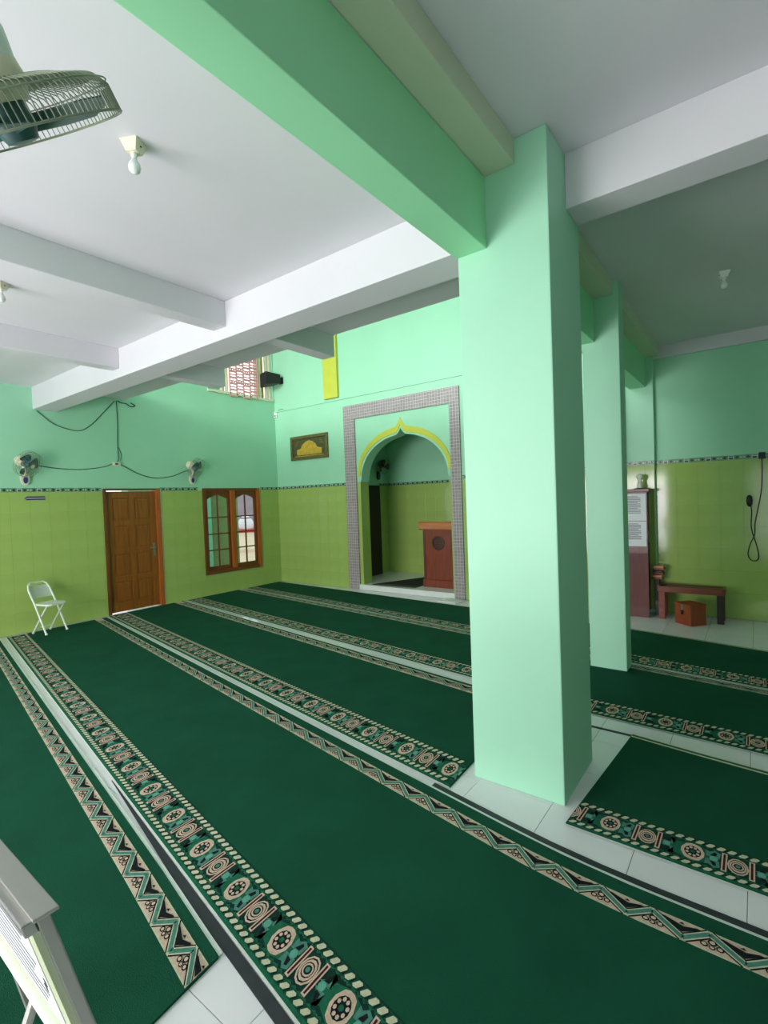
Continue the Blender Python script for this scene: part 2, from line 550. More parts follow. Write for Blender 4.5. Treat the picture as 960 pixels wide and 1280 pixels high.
def tile_run(parent, p0, udir, length, ndir, holes=(), zoff=0.0, z1=BAND1, band=True):
    """tiles from p0 along udir for length; ndir = into the room; holes in (u0,u1,z0,z1)"""
    u = Vector(udir)
    n = Vector(ndir)
    rot = Matrix((u, -n, Vector((0, 0, 1)))).transposed().to_4x4()
    cols = int(math.ceil(length / TW - 1e-6))
    for c in range(cols):
        a, b = c * TW, min((c + 1) * TW, length)
        for r in range(ROWS):
            za, zb = r * TH, (r + 1) * TH
            aa, bb = [(a, b)], None
            rects = [(a, b, za, zb)]
            for h in holes:
                new = []
                for (x0, x1, y0, y1) in rects:
                    if h[1] <= x0 + 1e-4 or h[0] >= x1 - 1e-4 or h[3] <= y0 + 1e-4 or h[2] >= y1 - 1e-4:
                        new.append((x0, x1, y0, y1))
                        continue
                    if h[0] > x0 + 0.004:
                        new.append((x0, h[0], y0, y1))
                    if h[1] < x1 - 0.004:
                        new.append((h[1], x1, y0, y1))
                    m0, m1 = max(x0, h[0]), min(x1, h[1])
                    if h[2] > y0 + 0.004:
                        new.append((m0, m1, y0, h[2]))
                    if h[3] < y1 - 0.004:
                        new.append((m0, m1, h[3], y1))
                rects = new
            for (x0, x1, y0, y1) in rects:
                w, hh = x1 - x0, y1 - y0
                if w < 0.012 or hh < 0.012:
                    continue
                if abs(w - TW) < 1e-4 and abs(hh - TH) < 1e-4:
                    me = WT_ME
                else:
                    k = (round(w, 3), round(hh, 3))
                    if k not in WT_CUT:
                        WT_CUT[k] = wall_tile_mesh(w, hh)
                    me = WT_CUT[k]
                o = mesh_obj('wall_tile', me, (0, 0, 0), parent)
                o.matrix_local = Matrix.Translation(Vector(p0) + u * ((x0 + x1) / 2) + Vector((0, 0, zoff + (y0 + y1) / 2))) @ rot
        if band and not any(h[0] < (a + b) / 2 < h[1] and h[3] > BAND0 for h in holes):
            x0, x1 = a, b
            for h in holes:
                if h[3] > BAND0 and h[2] < BAND1:
                    if x0 < h[0] < x1:
                        x1 = h[0]
                    if x0 < h[1] < x1:
                        x0 = h[1]
            w = x1 - x0
            if w > 0.03:
                me = LISTELLO if abs(w - 0.25) < 1e-4 else listello_mesh(w, BAND1 - BAND0)
                o = mesh_obj('listello_tile', me, (0, 0, 0), parent)
                o.matrix_local = Matrix.Translation(Vector(p0) + u * ((x0 + x1) / 2) + Vector((0, 0, zoff + (BAND0 + BAND1) / 2))) @ rot


# left wall: u runs toward the camera (-Y) from the corner
tile_run(wall_left, (0.0, 0.0, 0.0), (0, -1, 0), 6.5, (1, 0, 0),
         holes=[(-WIN[1] - 0.005, -WIN[0] + 0.005, WIN[2] - 0.005, 2.2), (-DOOR[1] - 0.005, -DOOR[0] + 0.005, 0, 2.2)])
tile_run(wall_back, (0.008, 0.0, 0.0), (1, 0, 0), 2.03 - 0.008, (0, -1, 0))
tile_run(wall_back, (4.61, 0.0, 0.0), (1, 0, 0), 6.95 - 4.61, (0, -1, 0))
tile_run(wall_bay, (7.411, YB, 0.0), (1, 0, 0), 2.5, (0, -1, 0), zoff=0.05)
tile_run(wall_bay, (7.04, YB - 0.10, 0.0), (1, 0, 0), 0.367, (0, -1, 0), zoff=0.05)

struct(MB().box(7.411, 14.9, YB - 0.008, YB, 0, 0.0505).build('baseboard_bay', LIME), 'low lime tile skirting along the side bay wall', 'baseboard')

# ------------------------------------------------------------------ mihrab niche
mih = empty('mihrab', (3.36, 0.0, 0.0), 'prayer niche with ogee arch, yellow outline and grey mosaic surround', 'prayer niche', None, 'structure')


def mpart(mb_, name, m, smooth=False, par=mih):
    loc = (3.36, 0, 0)
    mb_.v = [tuple(Vector(p) - Vector(loc)) for p in mb_.v]
    o = mb_.build(name, m, None, smooth)
    o.parent = par
    return o


FX0, FX1, FZ = 2.04, 4.60, 3.60
mpart(MB().box(FX0, NX0, -0.035, 0.0, 0.0, FZ), 'mosaic_jamb', MOSAIC)
mpart(MB().box(NX1, FX1, -0.035, 0.0, 0.0, FZ), 'mosaic_jamb', MOSAIC)
mpart(MB().box(NX0, NX1, -0.035, 0.0, NZ1, FZ), 'mosaic_lintel', MOSAIC)

# ogee arch outline: half-curve from springing to tip (dx from centre, z)
AC = 3.38


def ogee(hw, zs, zt, n=22, tip=0.16):
    """half arch: near-semi-ellipse that flicks up into a point"""
    pts = []
    hb = zt - tip - zs
    for i in range(n + 1):
        a = i / n * (PI / 2) * 0.90
        pts.append((hw * math.cos(a), zs + hb * math.sin(a)))
    x1, z1 = pts[-1]
    for k in (0.35, 0.65, 0.85, 1.0):
        x = x1 * (1 - k)
        z = z1 + (zt - z1) * (k ** 2.2)
        pts.append((x, z))
    return pts


inner = ogee(0.955, 2.16, 3.04, tip=0.12)
jamb = 0.99
outl = [(AC + x, z) for x, z in inner]
outr = outl
# arch infill panel: bounding rectangle minus opening, as quad strips (front, back, soffit)
mb = MB()
right = [(AC + jamb, 0.0), (AC + jamb, 2.10), (AC + 0.955, 2.16)] + [(AC + x, z) for x, z in inner[1:]]
left = [(2 * AC - x, z) for x, z in right]


def infill(side, xe, mi):
    n = len(side)
    # front and back: strips between the opening edge and a projected outer path
    outer = []
    tot = n - 1
    for i, (x, z) in enumerate(side):
        if z <= 2.2:
            outer.append((xe, z))
        else:
            k = (z - 2.2) / (side[-1][1] - 2.2)
            ang = (x - AC) / (side[2][0] - AC)
            # walk up the side, then along the top
            if abs(ang) > 0.55:
                q = (1 - abs(ang)) / 0.45
                outer.append((xe, 2.2 + (NZ1 - 2.2) * q))
            else:
                outer.append((AC + (xe - AC) * (abs(ang) / 0.55), NZ1))
    for i in range(n - 1):
        (x0, z0), (x1, z1) = side[i], side[i + 1]
        (a0, b0), (a1, b1) = outer[i], outer[i + 1]
        for y in (-0.0, 0.25):
            mb.add([(x0, y, z0), (x1, y, z1), (a1, y, b1), (a0, y, b0)], [(0, 1, 2, 3)], 1 if z1 <= 2.101 else 0)
        mb.add([(x0, 0, z0), (x1, 0, z1), (x1, 0.25, z1), (x0, 0.25, z0)], [(0, 1, 2, 3)], 1 if z1 <= 2.101 else 0)
        # filler triangle at the corner when the outer path turns
        if (a0 == xe) != (a1 == xe) or (abs(a0 - xe) < 1e-6 and abs(b1 - NZ1) < 1e-6 and abs(a1 - xe) > 1e-6):
            for y in (-0.0, 0.25):
                mb.add([(a0, y, b0), (a1, y, b1), (xe, y, NZ1)], [(0, 1, 2)], 0)


infill(right, NX1, 0)
infill(left, NX0, 0)
mpart(mb, 'arch_panel', [MINT, LIME])
# yellow outline band
yo = ogee(1.045, 2.22, 3.235, tip=0.17)
yi = ogee(0.975, 2.22, 3.10, tip=0.15)
mb = MB()
for s in (1, -1):
    for i in range(len(yo) - 1):
        q = [(AC + s * yo[i][0], yo[i][1]), (AC + s * yo[i + 1][0], yo[i + 1][1]), (AC + s * yi[i + 1][0], yi[i + 1][1]), (AC + s * yi[i][0], yi[i][1])]
        vs = [(x, -0.014, z) for x, z in q] + [(x, 0.0, z) for x, z in q]
        mb.add(vs, [(0, 1, 2, 3), (0, 1, 5, 4), (3, 2, 6, 7), (4, 5, 6, 7)])
mpart(mb, 'yellow_arch_band', YELLOW)
# lime strip tiles on the jambs' reveal corners, corbels
for s in (1, -1):
    xa = AC + s * jamb
    mpart(MB().box(min(xa, xa - s * 0.03), max(xa, xa - s * 0.03), -0.012, 0.25, 2.105, 2.16, bev=0.004), 'corbel', MINT)
# marble sill and raised niche floor
mpart(MB().box(NX0 - 0.0, NX1 + 0.0, -0.045, 0.02, 0.0, 0.10, bev=0.004), 'marble_sill', MARBLE)
NIX0, NIX1, NIY = 1.84, 4.92, 1.62
mpart(MB().box(NIX0, NIX1, 0.02, NIY, 0.0, 0.095), 'niche_floor', TILE_W)
mb = MB().box(NIX0 - 0.1, NIX1 + 0.1, NIY, NIY + 0.1, 0.0, 3.4)
mpart(mb, 'niche_back_wall', MINT)
mpart(MB().box(NIX0 - 0.1, NIX0, 0.25, NIY, 0.0, 3.4), 'niche_side_wall', MINT)
mpart(MB().box(NIX1, NIX1 + 0.1, 0.25, NIY, 0.0, 3.4), 'niche_side_wall', MINT)
mpart(MB().box(NIX0 - 0.1, NIX1 + 0.1, 0.25, NIY + 0.1, 3.4, 3.5), 'niche_ceiling', MINT)


def niche_tiles(p0, udir, length, ndir, holes=()):
    tile_run(mih, Vector(p0) - Vector((3.36, 0, 0)), udir, length, ndir, holes=holes)


niche_tiles((NIX0 + 0.01, NIY, 0.0), (1, 0, 0), NIX1 - NIX0 - 0.02, (0, -1, 0))
niche_tiles((NIX0, 0.26, 0.0), (0, 1, 0), NIY - 0.27, (1, 0, 0), holes=[(0.50, 1.05, 0, 2.2)])
# dark inner door in the niche's side wall
d2 = struct(MB().box(NIX0, NIX0 + 0.03, 0.77, 1.30, 0.096, 2.06, bev=0.004).build('door_2', DARKDOOR), 'near-black narrow door inside the prayer niche', 'door')

# ------------------------------------------------------------------ door in the side wall
dy0, dy1, dz1 = DOOR[0], DOOR[1], DOOR[3]
d1 = empty('door_1', (0, (dy0 + dy1) / 2, 0), 'brown panelled wooden door in the side wall', 'door', None, 'structure')


def dpart(mb_, name, m, par, origin):
    mb_.v = [tuple(Vector(p) - Vector(origin)) for p in mb_.v]
    o = mb_.build(name, m)
    o.parent = par
    return o


DO = (0, (dy0 + dy1) / 2, 0)
FW = 0.075
dpart(MB().box(-0.13, 0.025, dy0, dy0 + FW * 0.6, 0, dz1, bev=0.003), 'jamb', DARKFRAME, d1, DO)
dpart(MB().box(-0.13, 0.025, dy1 - FW, dy1, 0, dz1, bev=0.003), 'jamb', FRAMEWOOD, d1, DO)
dpart(MB().box(-0.13, 0.025, dy0 + FW * 0.6, dy1 - FW, dz1 - 0.03, dz1, bev=0.003), 'head', DARKFRAME, d1, DO)
ly0, ly1, lz0, lz1 = dy0 + FW * 0.6 + 0.004, dy1 - FW - 0.003, 0.022, dz1 - 0.048
leaf = dpart(MB().box(-0.055, -0.03, ly0, ly1, lz0, lz1), 'leaf', DOORWOOD, d1, DO)
# stiles and rails proud of the leaf, raised panels between
XF = -0.03
cw = ly1 - ly0
sty = [(ly0, ly0 + 0.10), ((ly0 + ly1) / 2 - 0.045, (ly0 + ly1) / 2 + 0.045), (ly1 - 0.10, ly1)]
rl = [lz0 + (lz1 - lz0) * k for k in (0.0, 0.27, 0.50, 0.735, 1.0)]
rails = [(rl[0], rl[0] + 0.15)] + [(z - 0.045, z + 0.045) for z in rl[1:4]] + [(rl[4] - 0.11, rl[4])]
for a, b in sty:
    dpart(MB().box(XF, XF + 0.012, a, b, lz0, lz1, bev=0.003), 'stile', DOORWOOD, d1, DO)
for c, (a, b) in enumerate(rails):
    for s in (0, 1):
        dpart(MB().box(XF, XF + 0.012, sty[s][1], sty[s + 1][0], a, b, bev=0.003), 'rail', DOORWOOD, d1, DO)
for c in range(4):
    for s in (0, 1):
        dpart(MB().box(XF, XF + 0.009, sty[s][1] + 0.025, sty[s + 1][0] - 0.025, rails[c][1] + 0.025, rails[c + 1][0] - 0.025, bev=0.006),
              'panel', DOORWOOD, d1, DO)
hp = dpart(MB().box(XF + 0.012, XF + 0.018, ly1 - 0.075, ly1 - 0.035, 0.90, 1.13, bev=0.002), 'handle_plate', STEEL, d1, DO)
hm = MB().tube([(XF + 0.018, ly1 - 0.055, 1.05), (XF + 0.06, ly1 - 0.055, 1.05), (XF + 0.062, ly1 - 0.16, 1.05)], 0.009, 8)
dpart(hm, 'handle_lever', STEEL, d1, DO)
# pale plaster edge beside the door
struct(MB().box(-0.19, 0.012, dy1, dy1 + 0.018, 0, dz1).build('trim_5', WHITE), 'pale plaster strip beside the brown door frame', 'trim')

# ------------------------------------------------------------------ window in the side wall
wy0, wy1, wz0, wz1 = WIN
WO = (0, (wy0 + wy1) / 2, wz0)
w1 = empty('window_1', WO, 'brown wooden casement window with small panes in the side wall', 'window', None, 'structure')


def wpart(mb_, name, m, par=None):
    mb_.v = [tuple(Vector(p) - Vector(WO)) for p in mb_.v]
    o = mb_.build(name, m)
    o.parent = par or w1
    return o


fw = 0.07
wpart(MB().box(-0.13, 0.03, wy0, wy0 + fw, wz0, wz1, bev=0.004), 'frame_post', DARKFRAME)
wpart(MB().box(-0.13, 0.03, wy1 - fw, wy1, wz0, wz1, bev=0.004), 'frame_post', FRAMEWOOD)
wmid = (wy0 + wy1) / 2
wpart(MB().box(-0.13, 0.03, wmid - 0.05, wmid + 0.05, wz0 + fw, wz1 - fw * 0.7, bev=0.004), 'frame_post', FRAMEWOOD)
wpart(MB().box(-0.13, 0.03, wy0 + fw, wy1 - fw, wz0, wz0 + fw, bev=0.004), 'frame_rail', DARKFRAME)
wpart(MB().box(-0.13, 0.03, wy0 + fw, wy1 - fw, wz1 - fw * 0.7, wz1, bev=0.004), 'frame_rail', DARKFRAME)
wpart(MB().box(-0.19, 0.01, wy1, wy1 + 0.018, wz0, wz1), 'plaster_edge', WHITE)
for (a, b) in ((wy0 + fw, wmid - 0.05), (wmid + 0.05, wy1 - fw)):
    z0, z1 = wz0 + fw, wz1 - fw * 0.7
    sash = wpart(MB().box(-0.06, -0.02, a, a + 0.045, z0, z1), 'sash_stile', DARKFRAME)
    wpart(MB().box(-0.06, -0.02, b - 0.045, b, z0, z1), 'sash_stile', DARKFRAME)
    wpart(MB().box(-0.06, -0.02, a + 0.045, b - 0.045, z0, z0 + 0.075), 'sash_rail', DARKFRAME)
    # arched top rail: flat top, pointed-arch lower edge
    c = (a + b) / 2
    lo = z1 - 0.17
    poly = [(a + 0.045, z1), (a + 0.045, lo), (a + 0.10, lo + 0.035), (c - 0.06, lo + 0.075), (c, lo + 0.10), (c + 0.06, lo + 0.075), (b - 0.10, lo + 0.035), (b - 0.045, lo), (b - 0.045, z1)]
    wpart(MB().prism(poly, -0.06, -0.02, 'X'), 'sash_top_rail', DARKFRAME)
    wpart(MB().box(-0.052, -0.028, c - 0.012, c + 0.012, z0 + 0.075, lo + 0.095), 'glazing_bar', DARKFRAME)
    zz = [z0 + 0.075 + (lo - 0.02 - z0 - 0.075) * k for k in (0.245, 0.49, 0.74)]
    for z in zz:
        wpart(MB().box(-0.05, -0.03, a + 0.045, b - 0.045, z - 0.012, z + 0.012), 'glazing_bar', DARKFRAME)
    rows = [z0 + 0.075] + zz + [lo + 0.09]
    for r in range(4):
        for (p, q) in ((a + 0.045, c - 0.012), (c + 0.012, b - 0.045)):
            wpart(MB().box(-0.042, -0.038, p, q, rows[r] + (0.012 if r else 0), rows[r + 1] - (0.012 if r < 3 else 0)), 'pane', GLASS)

# ------------------------------------------------------------------ upper grille opening in the side wall
uy0, uy1, uz0, uz1 = UPW
w2 = empty('window_2', (0, (uy0 + uy1) / 2, uz0), 'high white-framed opening with a terracotta lattice in the side wall', 'window', None, 'structure')
UO = (0, (uy0 + uy1) / 2, uz0)


def upart(mb_, name, m, lab=None):
    mb_.v = [tuple(Vector(p) - Vector(UO)) for p in mb_.v]
    o = mb_.build(name, m)
    o.parent = w2
    if lab:
        o['label'] = lab
    return o


upart(MB().box(-0.16, 0.03, uy0 - 0.02, uy1, uz0 - 0.03, uz0 + 0.02, bev=0.004), 'sill', CREAMPL)
upart(MB().box(-0.16, 0.02, uy0, uy1, uz1 - 0.05, uz1, bev=0.004), 'head', CREAMPL)
for a, b in ((-1.36, -1.32), (-1.235, -1.195), (-0.485, -0.45), (-0.385, -0.35), (-0.215, -0.18), (-0.125, -0.09)):
    upart(MB().box(-0.06, 0.0, a, b, uz0 + 0.02, uz1 - 0.05, bev=0.003), 'bar', CREAMPL)
upart(MB().box(-0.12, -0.09, -0.35, -0.215, uz0 + 0.02, uz1 - 0.05), 'yellow_panel', YELLOW)
upart(MB().box(-0.12, -0.09, -0.45, -0.385, uz0 + 0.02, uz1 - 0.05), 'grey_panel', CONCRETE)
upart(MB().box(-0.12, -0.09, uy0, -1.235, uz0 + 0.02, uz1 - 0.05), 'green_panel', EXTTEAL)
lat = MB()
ya, yb, za, zb = -1.17, -0.49, uz0 - 0.06, uz1 - 0.05
ncol, pitch_z = 4, 0.125
cwid = (yb - ya) / ncol
for i in range(ncol + 1):
    y = ya + i * cwid
    lat.box(0.004, 0.03, y - 0.012, y + 0.012, za, zb)
z = za
k = 0
while z < zb - 0.03:
    for i in range(ncol):
        off = 0.03 if (i % 2) else 0.0
        lat.box(0.006, 0.028, ya + i * cwid + 0.01, ya + (i + 1) * cwid - 0.01, z + off, z + off + 0.034)
        lat.box(0.006, 0.028, ya + i * cwid + 0.01, ya + (i + 1) * cwid - 0.01, z + off + 0.066, z + off + 0.084)
        if k % 2 == 0:
            for q in (0.33, 0.67):
                yc = ya + (i + q) * cwid
                lat.box(0.008, 0.026, yc - 0.012, yc + 0.012, z + off + 0.03, min(zb, z + off + 0.07))
    z += pitch_z
    k += 1
upart(lat, 'terracotta_lattice', BRICKPINK, 'pink terracotta lattice with bright gaps')

# ------------------------------------------------------------------ floor tiles that show between the carpets
def lin(a, b):
    return lambda x: a + b * x


def bend(x):
    if x <= 7.5:
        return 0.0
    if x < 8.22:
        return 0.1112 * (x - 7.5) ** 2
    return 0.0577 + 0.16 * (x - 8.22)


def lin_b(a, b):
    return lambda x: a + b * x + bend(x)


# every carpet: x range, near edge, far edge, border width, zigzag band (start, end as distance from far edge)
CARPETS = [
    dict(x0=0.10, x1=6.93, near=lin(-6.50, -0.169), far=lin(-5.222, -0.169), border=0.25, zig=(0.15, 0.045),
         label='green prayer carpet beside the notice stand, ending on bare tiles', skew=-0.28),
    dict(x0=0.13, x1=11.9, near=lin_b(-5.134, -0.171), far=lin_b(-3.80, -0.1705), border=0.245, zig=(0.182, 0.078),
         label='longest green prayer carpet, running under the folding chair and past the broad column', skew=0),
    dict(x0=0.06, x1=7.03, near=lin(-3.745, -0.167), far=lin(-2.435, -0.149), border=0.30, zig=(0.17, 0.04),
         label='green prayer carpet starting at the brown door and ending by the broad column', skew=-0.1),
    dict(x0=0.06, x1=7.02, near=lin(-2.340, -0.138), far=lin(-1.075, -0.124), border=0.26, zig=(0.14, 0.02),
         label='green prayer carpet starting below the casement window', skew=0),
    dict(x0=0.06, x1=7.02, near=lin(-0.985, -0.132), far=lin(-0.13, -0.078), border=0.20, zig=None,
         label='green prayer carpet nearest the marble sill of the niche', skew=0),
    dict(x0=7.72, x1=11.9, near=lin(-4.80, -0.0095), far=lin(-2.87, -0.1), border=0.235, zig=None, edge=0.05,
         label='green prayer carpet beside the broad column on its side bay side', skew=0.08),
    dict(x0=7.05, x1=11.9, near=lin(-3.107, -0.044), far=lin(-1.10, -0.131), border=0.265, zig=(0.115, 0.02),
         label='green prayer carpet on which the slender column stands', skew=0),
    dict(x0=7.05, x1=11.9, near=lin(-0.985, -0.137), far=lin(0.76, -0.199), border=0.25, zig=None, edge=0.04,
         label='green prayer carpet in front of the bench and cabinet', skew=0),
]


def under(x, y):
    for c in CARPETS:
        if c['x0'] <= x <= c['x1'] and c['near'](x) <= y <= c['far'](x):
            return True
    return False


TS = 0.445
FT_ME = MB().box(-TS / 2 + 0.0013, TS / 2 - 0.0013, -TS / 2 + 0.0013, TS / 2 - 0.0013, -0.004, 0.0, bev=0.0012).mesh('floor_tile', TILE_W)
count = 0
for i in range(-17, 5):
    for j in range(-6, 12):
        xa, ya_ = 7.16 + i * TS, -4.75 + j * TS
        if xa < 0 or ya_ + TS > 0.49 or xa + TS > 10 or (ya_ + TS > 0.0 and xa < 7.1):
            continue
        pts = [(xa + TS * u, ya_ + TS * v) for u in (0.02, 0.35, 0.65, 0.98) for v in (0.02, 0.2, 0.35, 0.5, 0.65, 0.8, 0.98)]
        if all(under(*p) for p in pts):
            continue
        cx, cy = xa + TS / 2, ya_ + TS / 2
        d = Vector((cx, cy, 0)) - CAM
        dep = d.dot(fwd)
        if dep < 0.3:
            continue
        px, py = 480 + F_PX * d.dot(rt) / dep, 640 + F_PX * d.dot(dn) / dep
        if px < -150 or px > 1150 or py > 1500:
            continue
        if count >= 300:
            break
        mesh_obj('floor_tile', FT_ME, (cx, cy, 0), fl)
        count += 1


# ------------------------------------------------------------------ carpets
def circ(cx, cy, rx, ry, n=10):
    return [(cx + rx * math.cos(2 * PI * k / n), cy + ry * math.sin(2 * PI * k / n)) for k in range(n)]


class Band:
    """woven band: polygons in (s along, t across 0..W) laid on the carpet in thin raised layers"""

    def __init__(self, fmap, z, x0, x1):
        self.fmap, self.z, self.x0, self.x1 = fmap, z, x0, x1
        self.mb = MB()

    def poly(self, pts, layer, ci):
        if min(p[0] for p in pts) < self.x0 or max(p[0] for p in pts) > self.x1:
            pts = [(min(max(p[0], self.x0), self.x1), p[1]) for p in pts]
            if max(p[0] for p in pts) - min(p[0] for p in pts) < 1e-4:
                return
        self.mb.add([self.fmap(s, t) + (self.z + 0.0004 * layer,) for s, t in pts], [tuple(range(len(pts)))], ci)

    def strip(self, t0, t1, layer, ci):
        n = max(2, int((self.x1 - self.x0) / 0.25))
        for k in range(n):
            a = self.x0 + (self.x1 - self.x0) * k / n
            b = self.x0 + (self.x1 - self.x0) * (k + 1) / n
            self.poly([(a, t0), (b, t0), (b, t1), (a, t1)], layer, ci)


def ornate(b, W, phase):
    k = W / 0.26
    b.strip(0, W, 0, DG)
    b.strip(0, 0.014 * k, 1, MG)
    P = 0.372
    # rope borders
    for (t0, t1, bg) in ((0.014, 0.052, GR), (0.214, 0.256, GR)):
        b.strip(t0 * k, t1 * k, 1, bg)
        s = b.x0
        w = 0.043
        while s < b.x1 - w:
            b.poly([(s + 0.002, t0 * k + 0.010), (s + 0.010, t0 * k + 0.003), (s + 0.026, t0 * k + 0.006), (s + 0.041, t1 * k - 0.010), (s + 0.034, t1 * k - 0.003), (s + 0.018, t1 * k - 0.005)], 2, CR)
            b.poly([(s + 0.031, t0 * k + 0.004), (s + 0.037, t0 * k + 0.004), (s + 0.047, t1 * k - 0.012), (s + 0.044, t1 * k - 0.004)], 3, DK)
            s += w
    # green saw teeth at the inner sides of the ropes
    s = b.x0
    while s < b.x1 - 0.03:
        b.poly([(s, 0.052 * k), (s + 0.03, 0.052 * k), (s + 0.015, 0.064 * k)], 2, MG)
        b.poly([(s, 0.214 * k), (s + 0.03, 0.214 * k), (s + 0.015, 0.202 * k)], 2, MG)
        s += 0.03
    mid = 0.133 * k
    s0 = b.x0 - P + phase
    while s0 < b.x1:
        # medallion
        c = s0 + 0.085
        hx, ht = 0.047, 0.068 * k
        b.poly([(s0 + 0.012, mid - 0.05 * k), (c, mid - 0.078 * k), (s0 + 0.158, mid - 0.05 * k), (s0 + 0.19, mid), (s0 + 0.158, mid + 0.05 * k), (c, mid + 0.078 * k), (s0 + 0.012, mid + 0.05 * k), (s0 - 0.02, mid)], 1, MG)
        hexp = [(c - hx, mid - 0.018 * k), (c - hx, mid + 0.018 * k), (c - 0.03, mid + ht * 0.85), (c - 0.01, mid + ht), (c + 0.01, mid + ht), (c + 0.03, mid + ht * 0.85), (c + hx, mid + 0.018 * k), (c + hx, mid - 0.018 * k), (c + 0.03, mid - ht * 0.85), (c + 0.01, mid - ht), (c - 0.01, mid - ht), (c - 0.03, mid - ht * 0.85)]
        b.poly(hexp, 4, PK)
        b.poly(circ(c, mid, 0.035, 0.047 * k, 12), 5, DK)
        for q in range(8):
            a = 2 * PI * (q + 0.5) / 8
            b.poly(circ(c + 0.0235 * math.cos(a), mid + 0.033 * k * math.sin(a), 0.0075, 0.0095 * k, 6), 6, PK)
        b.poly(circ(c, mid, 0.011, 0.013 * k, 8), 6, MG)
        # teal scrolls either side of the bars
        for e in (s0 + 0.165, s0 + 0.372 - 0.02):
            sgn = 1 if e < s0 + 0.3 else -1
            for tt in (-1, 1):
                b.poly([(e - 0.028, mid + tt * 0.012 * k), (e + 0.026, mid + tt * 0.01 * k), (e + 0.03, mid + tt * 0.058 * k), (e + 0.006, mid + tt * 0.072 * k), (e - 0.014 * sgn, mid + tt * 0.052 * k), (e - 0.03 * sgn, mid + tt * 0.06 * k)], 2, TE)
                b.poly([(e - 0.012, mid + tt * 0.02 * k), (e + 0.012, mid + tt * 0.024 * k), (e + 0.016, mid + tt * 0.05 * k), (e + 0.004, mid + tt * 0.056 * k)], 3, DK)
            b.poly(circ(e + 0.004 * sgn, mid, 0.017, 0.02 * k, 10), 4, LT)
        # bars with ovals between
        c2 = s0 + 0.262
        for e in (c2 - 0.052, c2 + 0.052):
            b.poly([(e - 0.011, mid - 0.074 * k), (e + 0.011, mid - 0.074 * k), (e + 0.011, mid + 0.074 * k), (e - 0.011, mid + 0.074 * k)], 5, PK)
            b.poly([(e - 0.0045, mid - 0.066 * k), (e + 0.0045, mid - 0.066 * k), (e + 0.0045, mid + 0.066 * k), (e - 0.0045, mid + 0.066 * k)], 6, MA)
        for (rx, ry, ci, ly) in ((0.041, 0.064, PK, 1), (0.034, 0.055, DK, 2), (0.032, 0.047, PK, 3), (0.026, 0.034, DK, 4), (0.023, 0.028, PK, 5), (0.017, 0.02, DK, 6), (0.010, 0.012, TE, 7)):
            b.poly(circ(c2, mid, rx, ry * k, 12), ly, ci)
        # small leaf dabs by the ropes
        for e in (s0 + 0.03, s0 + 0.14, s0 + 0.21, s0 + 0.315):
            for tt in (-1, 1):
                b.poly([(e - 0.014, mid + tt * 0.083 * k), (e, mid + tt * 0.074 * k), (e + 0.014, mid + tt * 0.083 * k), (e, mid + tt * 0.079 * k)], 2, TE)
        s0 += P


def stroke(b, p, q, w, layer, ci):
    d = Vector((q[0] - p[0], q[1] - p[1]))
    n = Vector((-d.y, d.x)).normalized() * (w / 2)
    b.poly([(p[0] + n.x, p[1] + n.y), (q[0] + n.x, q[1] + n.y), (q[0] - n.x, q[1] - n.y), (p[0] - n.x, p[1] - n.y)], layer, ci)


def zigzag(b, W, phase):
    k = W / 0.115
    b.strip(0, W, 0, PK)
    b.strip(0, 0.007 * k, 1, CR)
    b.strip(W - 0.007 * k, W, 1, CR)
    P = 0.2
    lo, hi = 0.016 * k, W - 0.016 * k
    s = b.x0 - P + phase
    while s < b.x1 - 0.02:
        A, B, C = (s, lo), (s + 0.085, hi), (s + P, lo)
        if s > b.x0 - 0.01 and s + P < b.x1 + 0.01:
            for (p, q) in ((A, B), (B, C)):
                stroke(b, p, q, 0.041, 2, DK)
            for (p, q) in ((A, B), (B, C)):
                stroke(b, p, q, 0.029, 3, CR)
                stroke(b, p, q, 0.018, 4, TE)
            # flower in the lower triangle
            f = (s + 0.095, lo + 0.012 * k)
            for (dx, dy, r) in ((-0.026, 0.006, 0.014), (0.0, 0.026, 0.016), (0.026, 0.006, 0.014), (0.0, 0.0, 0.012)):
                b.poly(circ(f[0] + dx, f[1] + dy * k, r, r * k, 8), 6, DK)
                b.poly(circ(f[0] + dx, f[1] + dy * k, r * 0.6, r * 0.6 * k, 8), 7, PK)
            # dark V and dot in the upper triangle
            v = (s + P - 0.004, lo + 0.030 * k)
            b.poly([v, (v[0] + 0.062, hi - 0.002 * k), (v[0] + 0.046, hi), (v[0] + 0.002, lo + 0.064 * k)], 6, DK)
            b.poly([v, (v[0] - 0.085, hi - 0.002 * k), (v[0] - 0.066, hi), (v[0] + 0.002, lo + 0.064 * k)], 6, DK)
            b.poly([(v[0] - 0.016, hi - 0.010 * k), (v[0] + 0.006, hi - 0.010 * k), (v[0] - 0.004, hi + 0.002 * k)], 7, DK)
        s += P


TH_C = 0.011


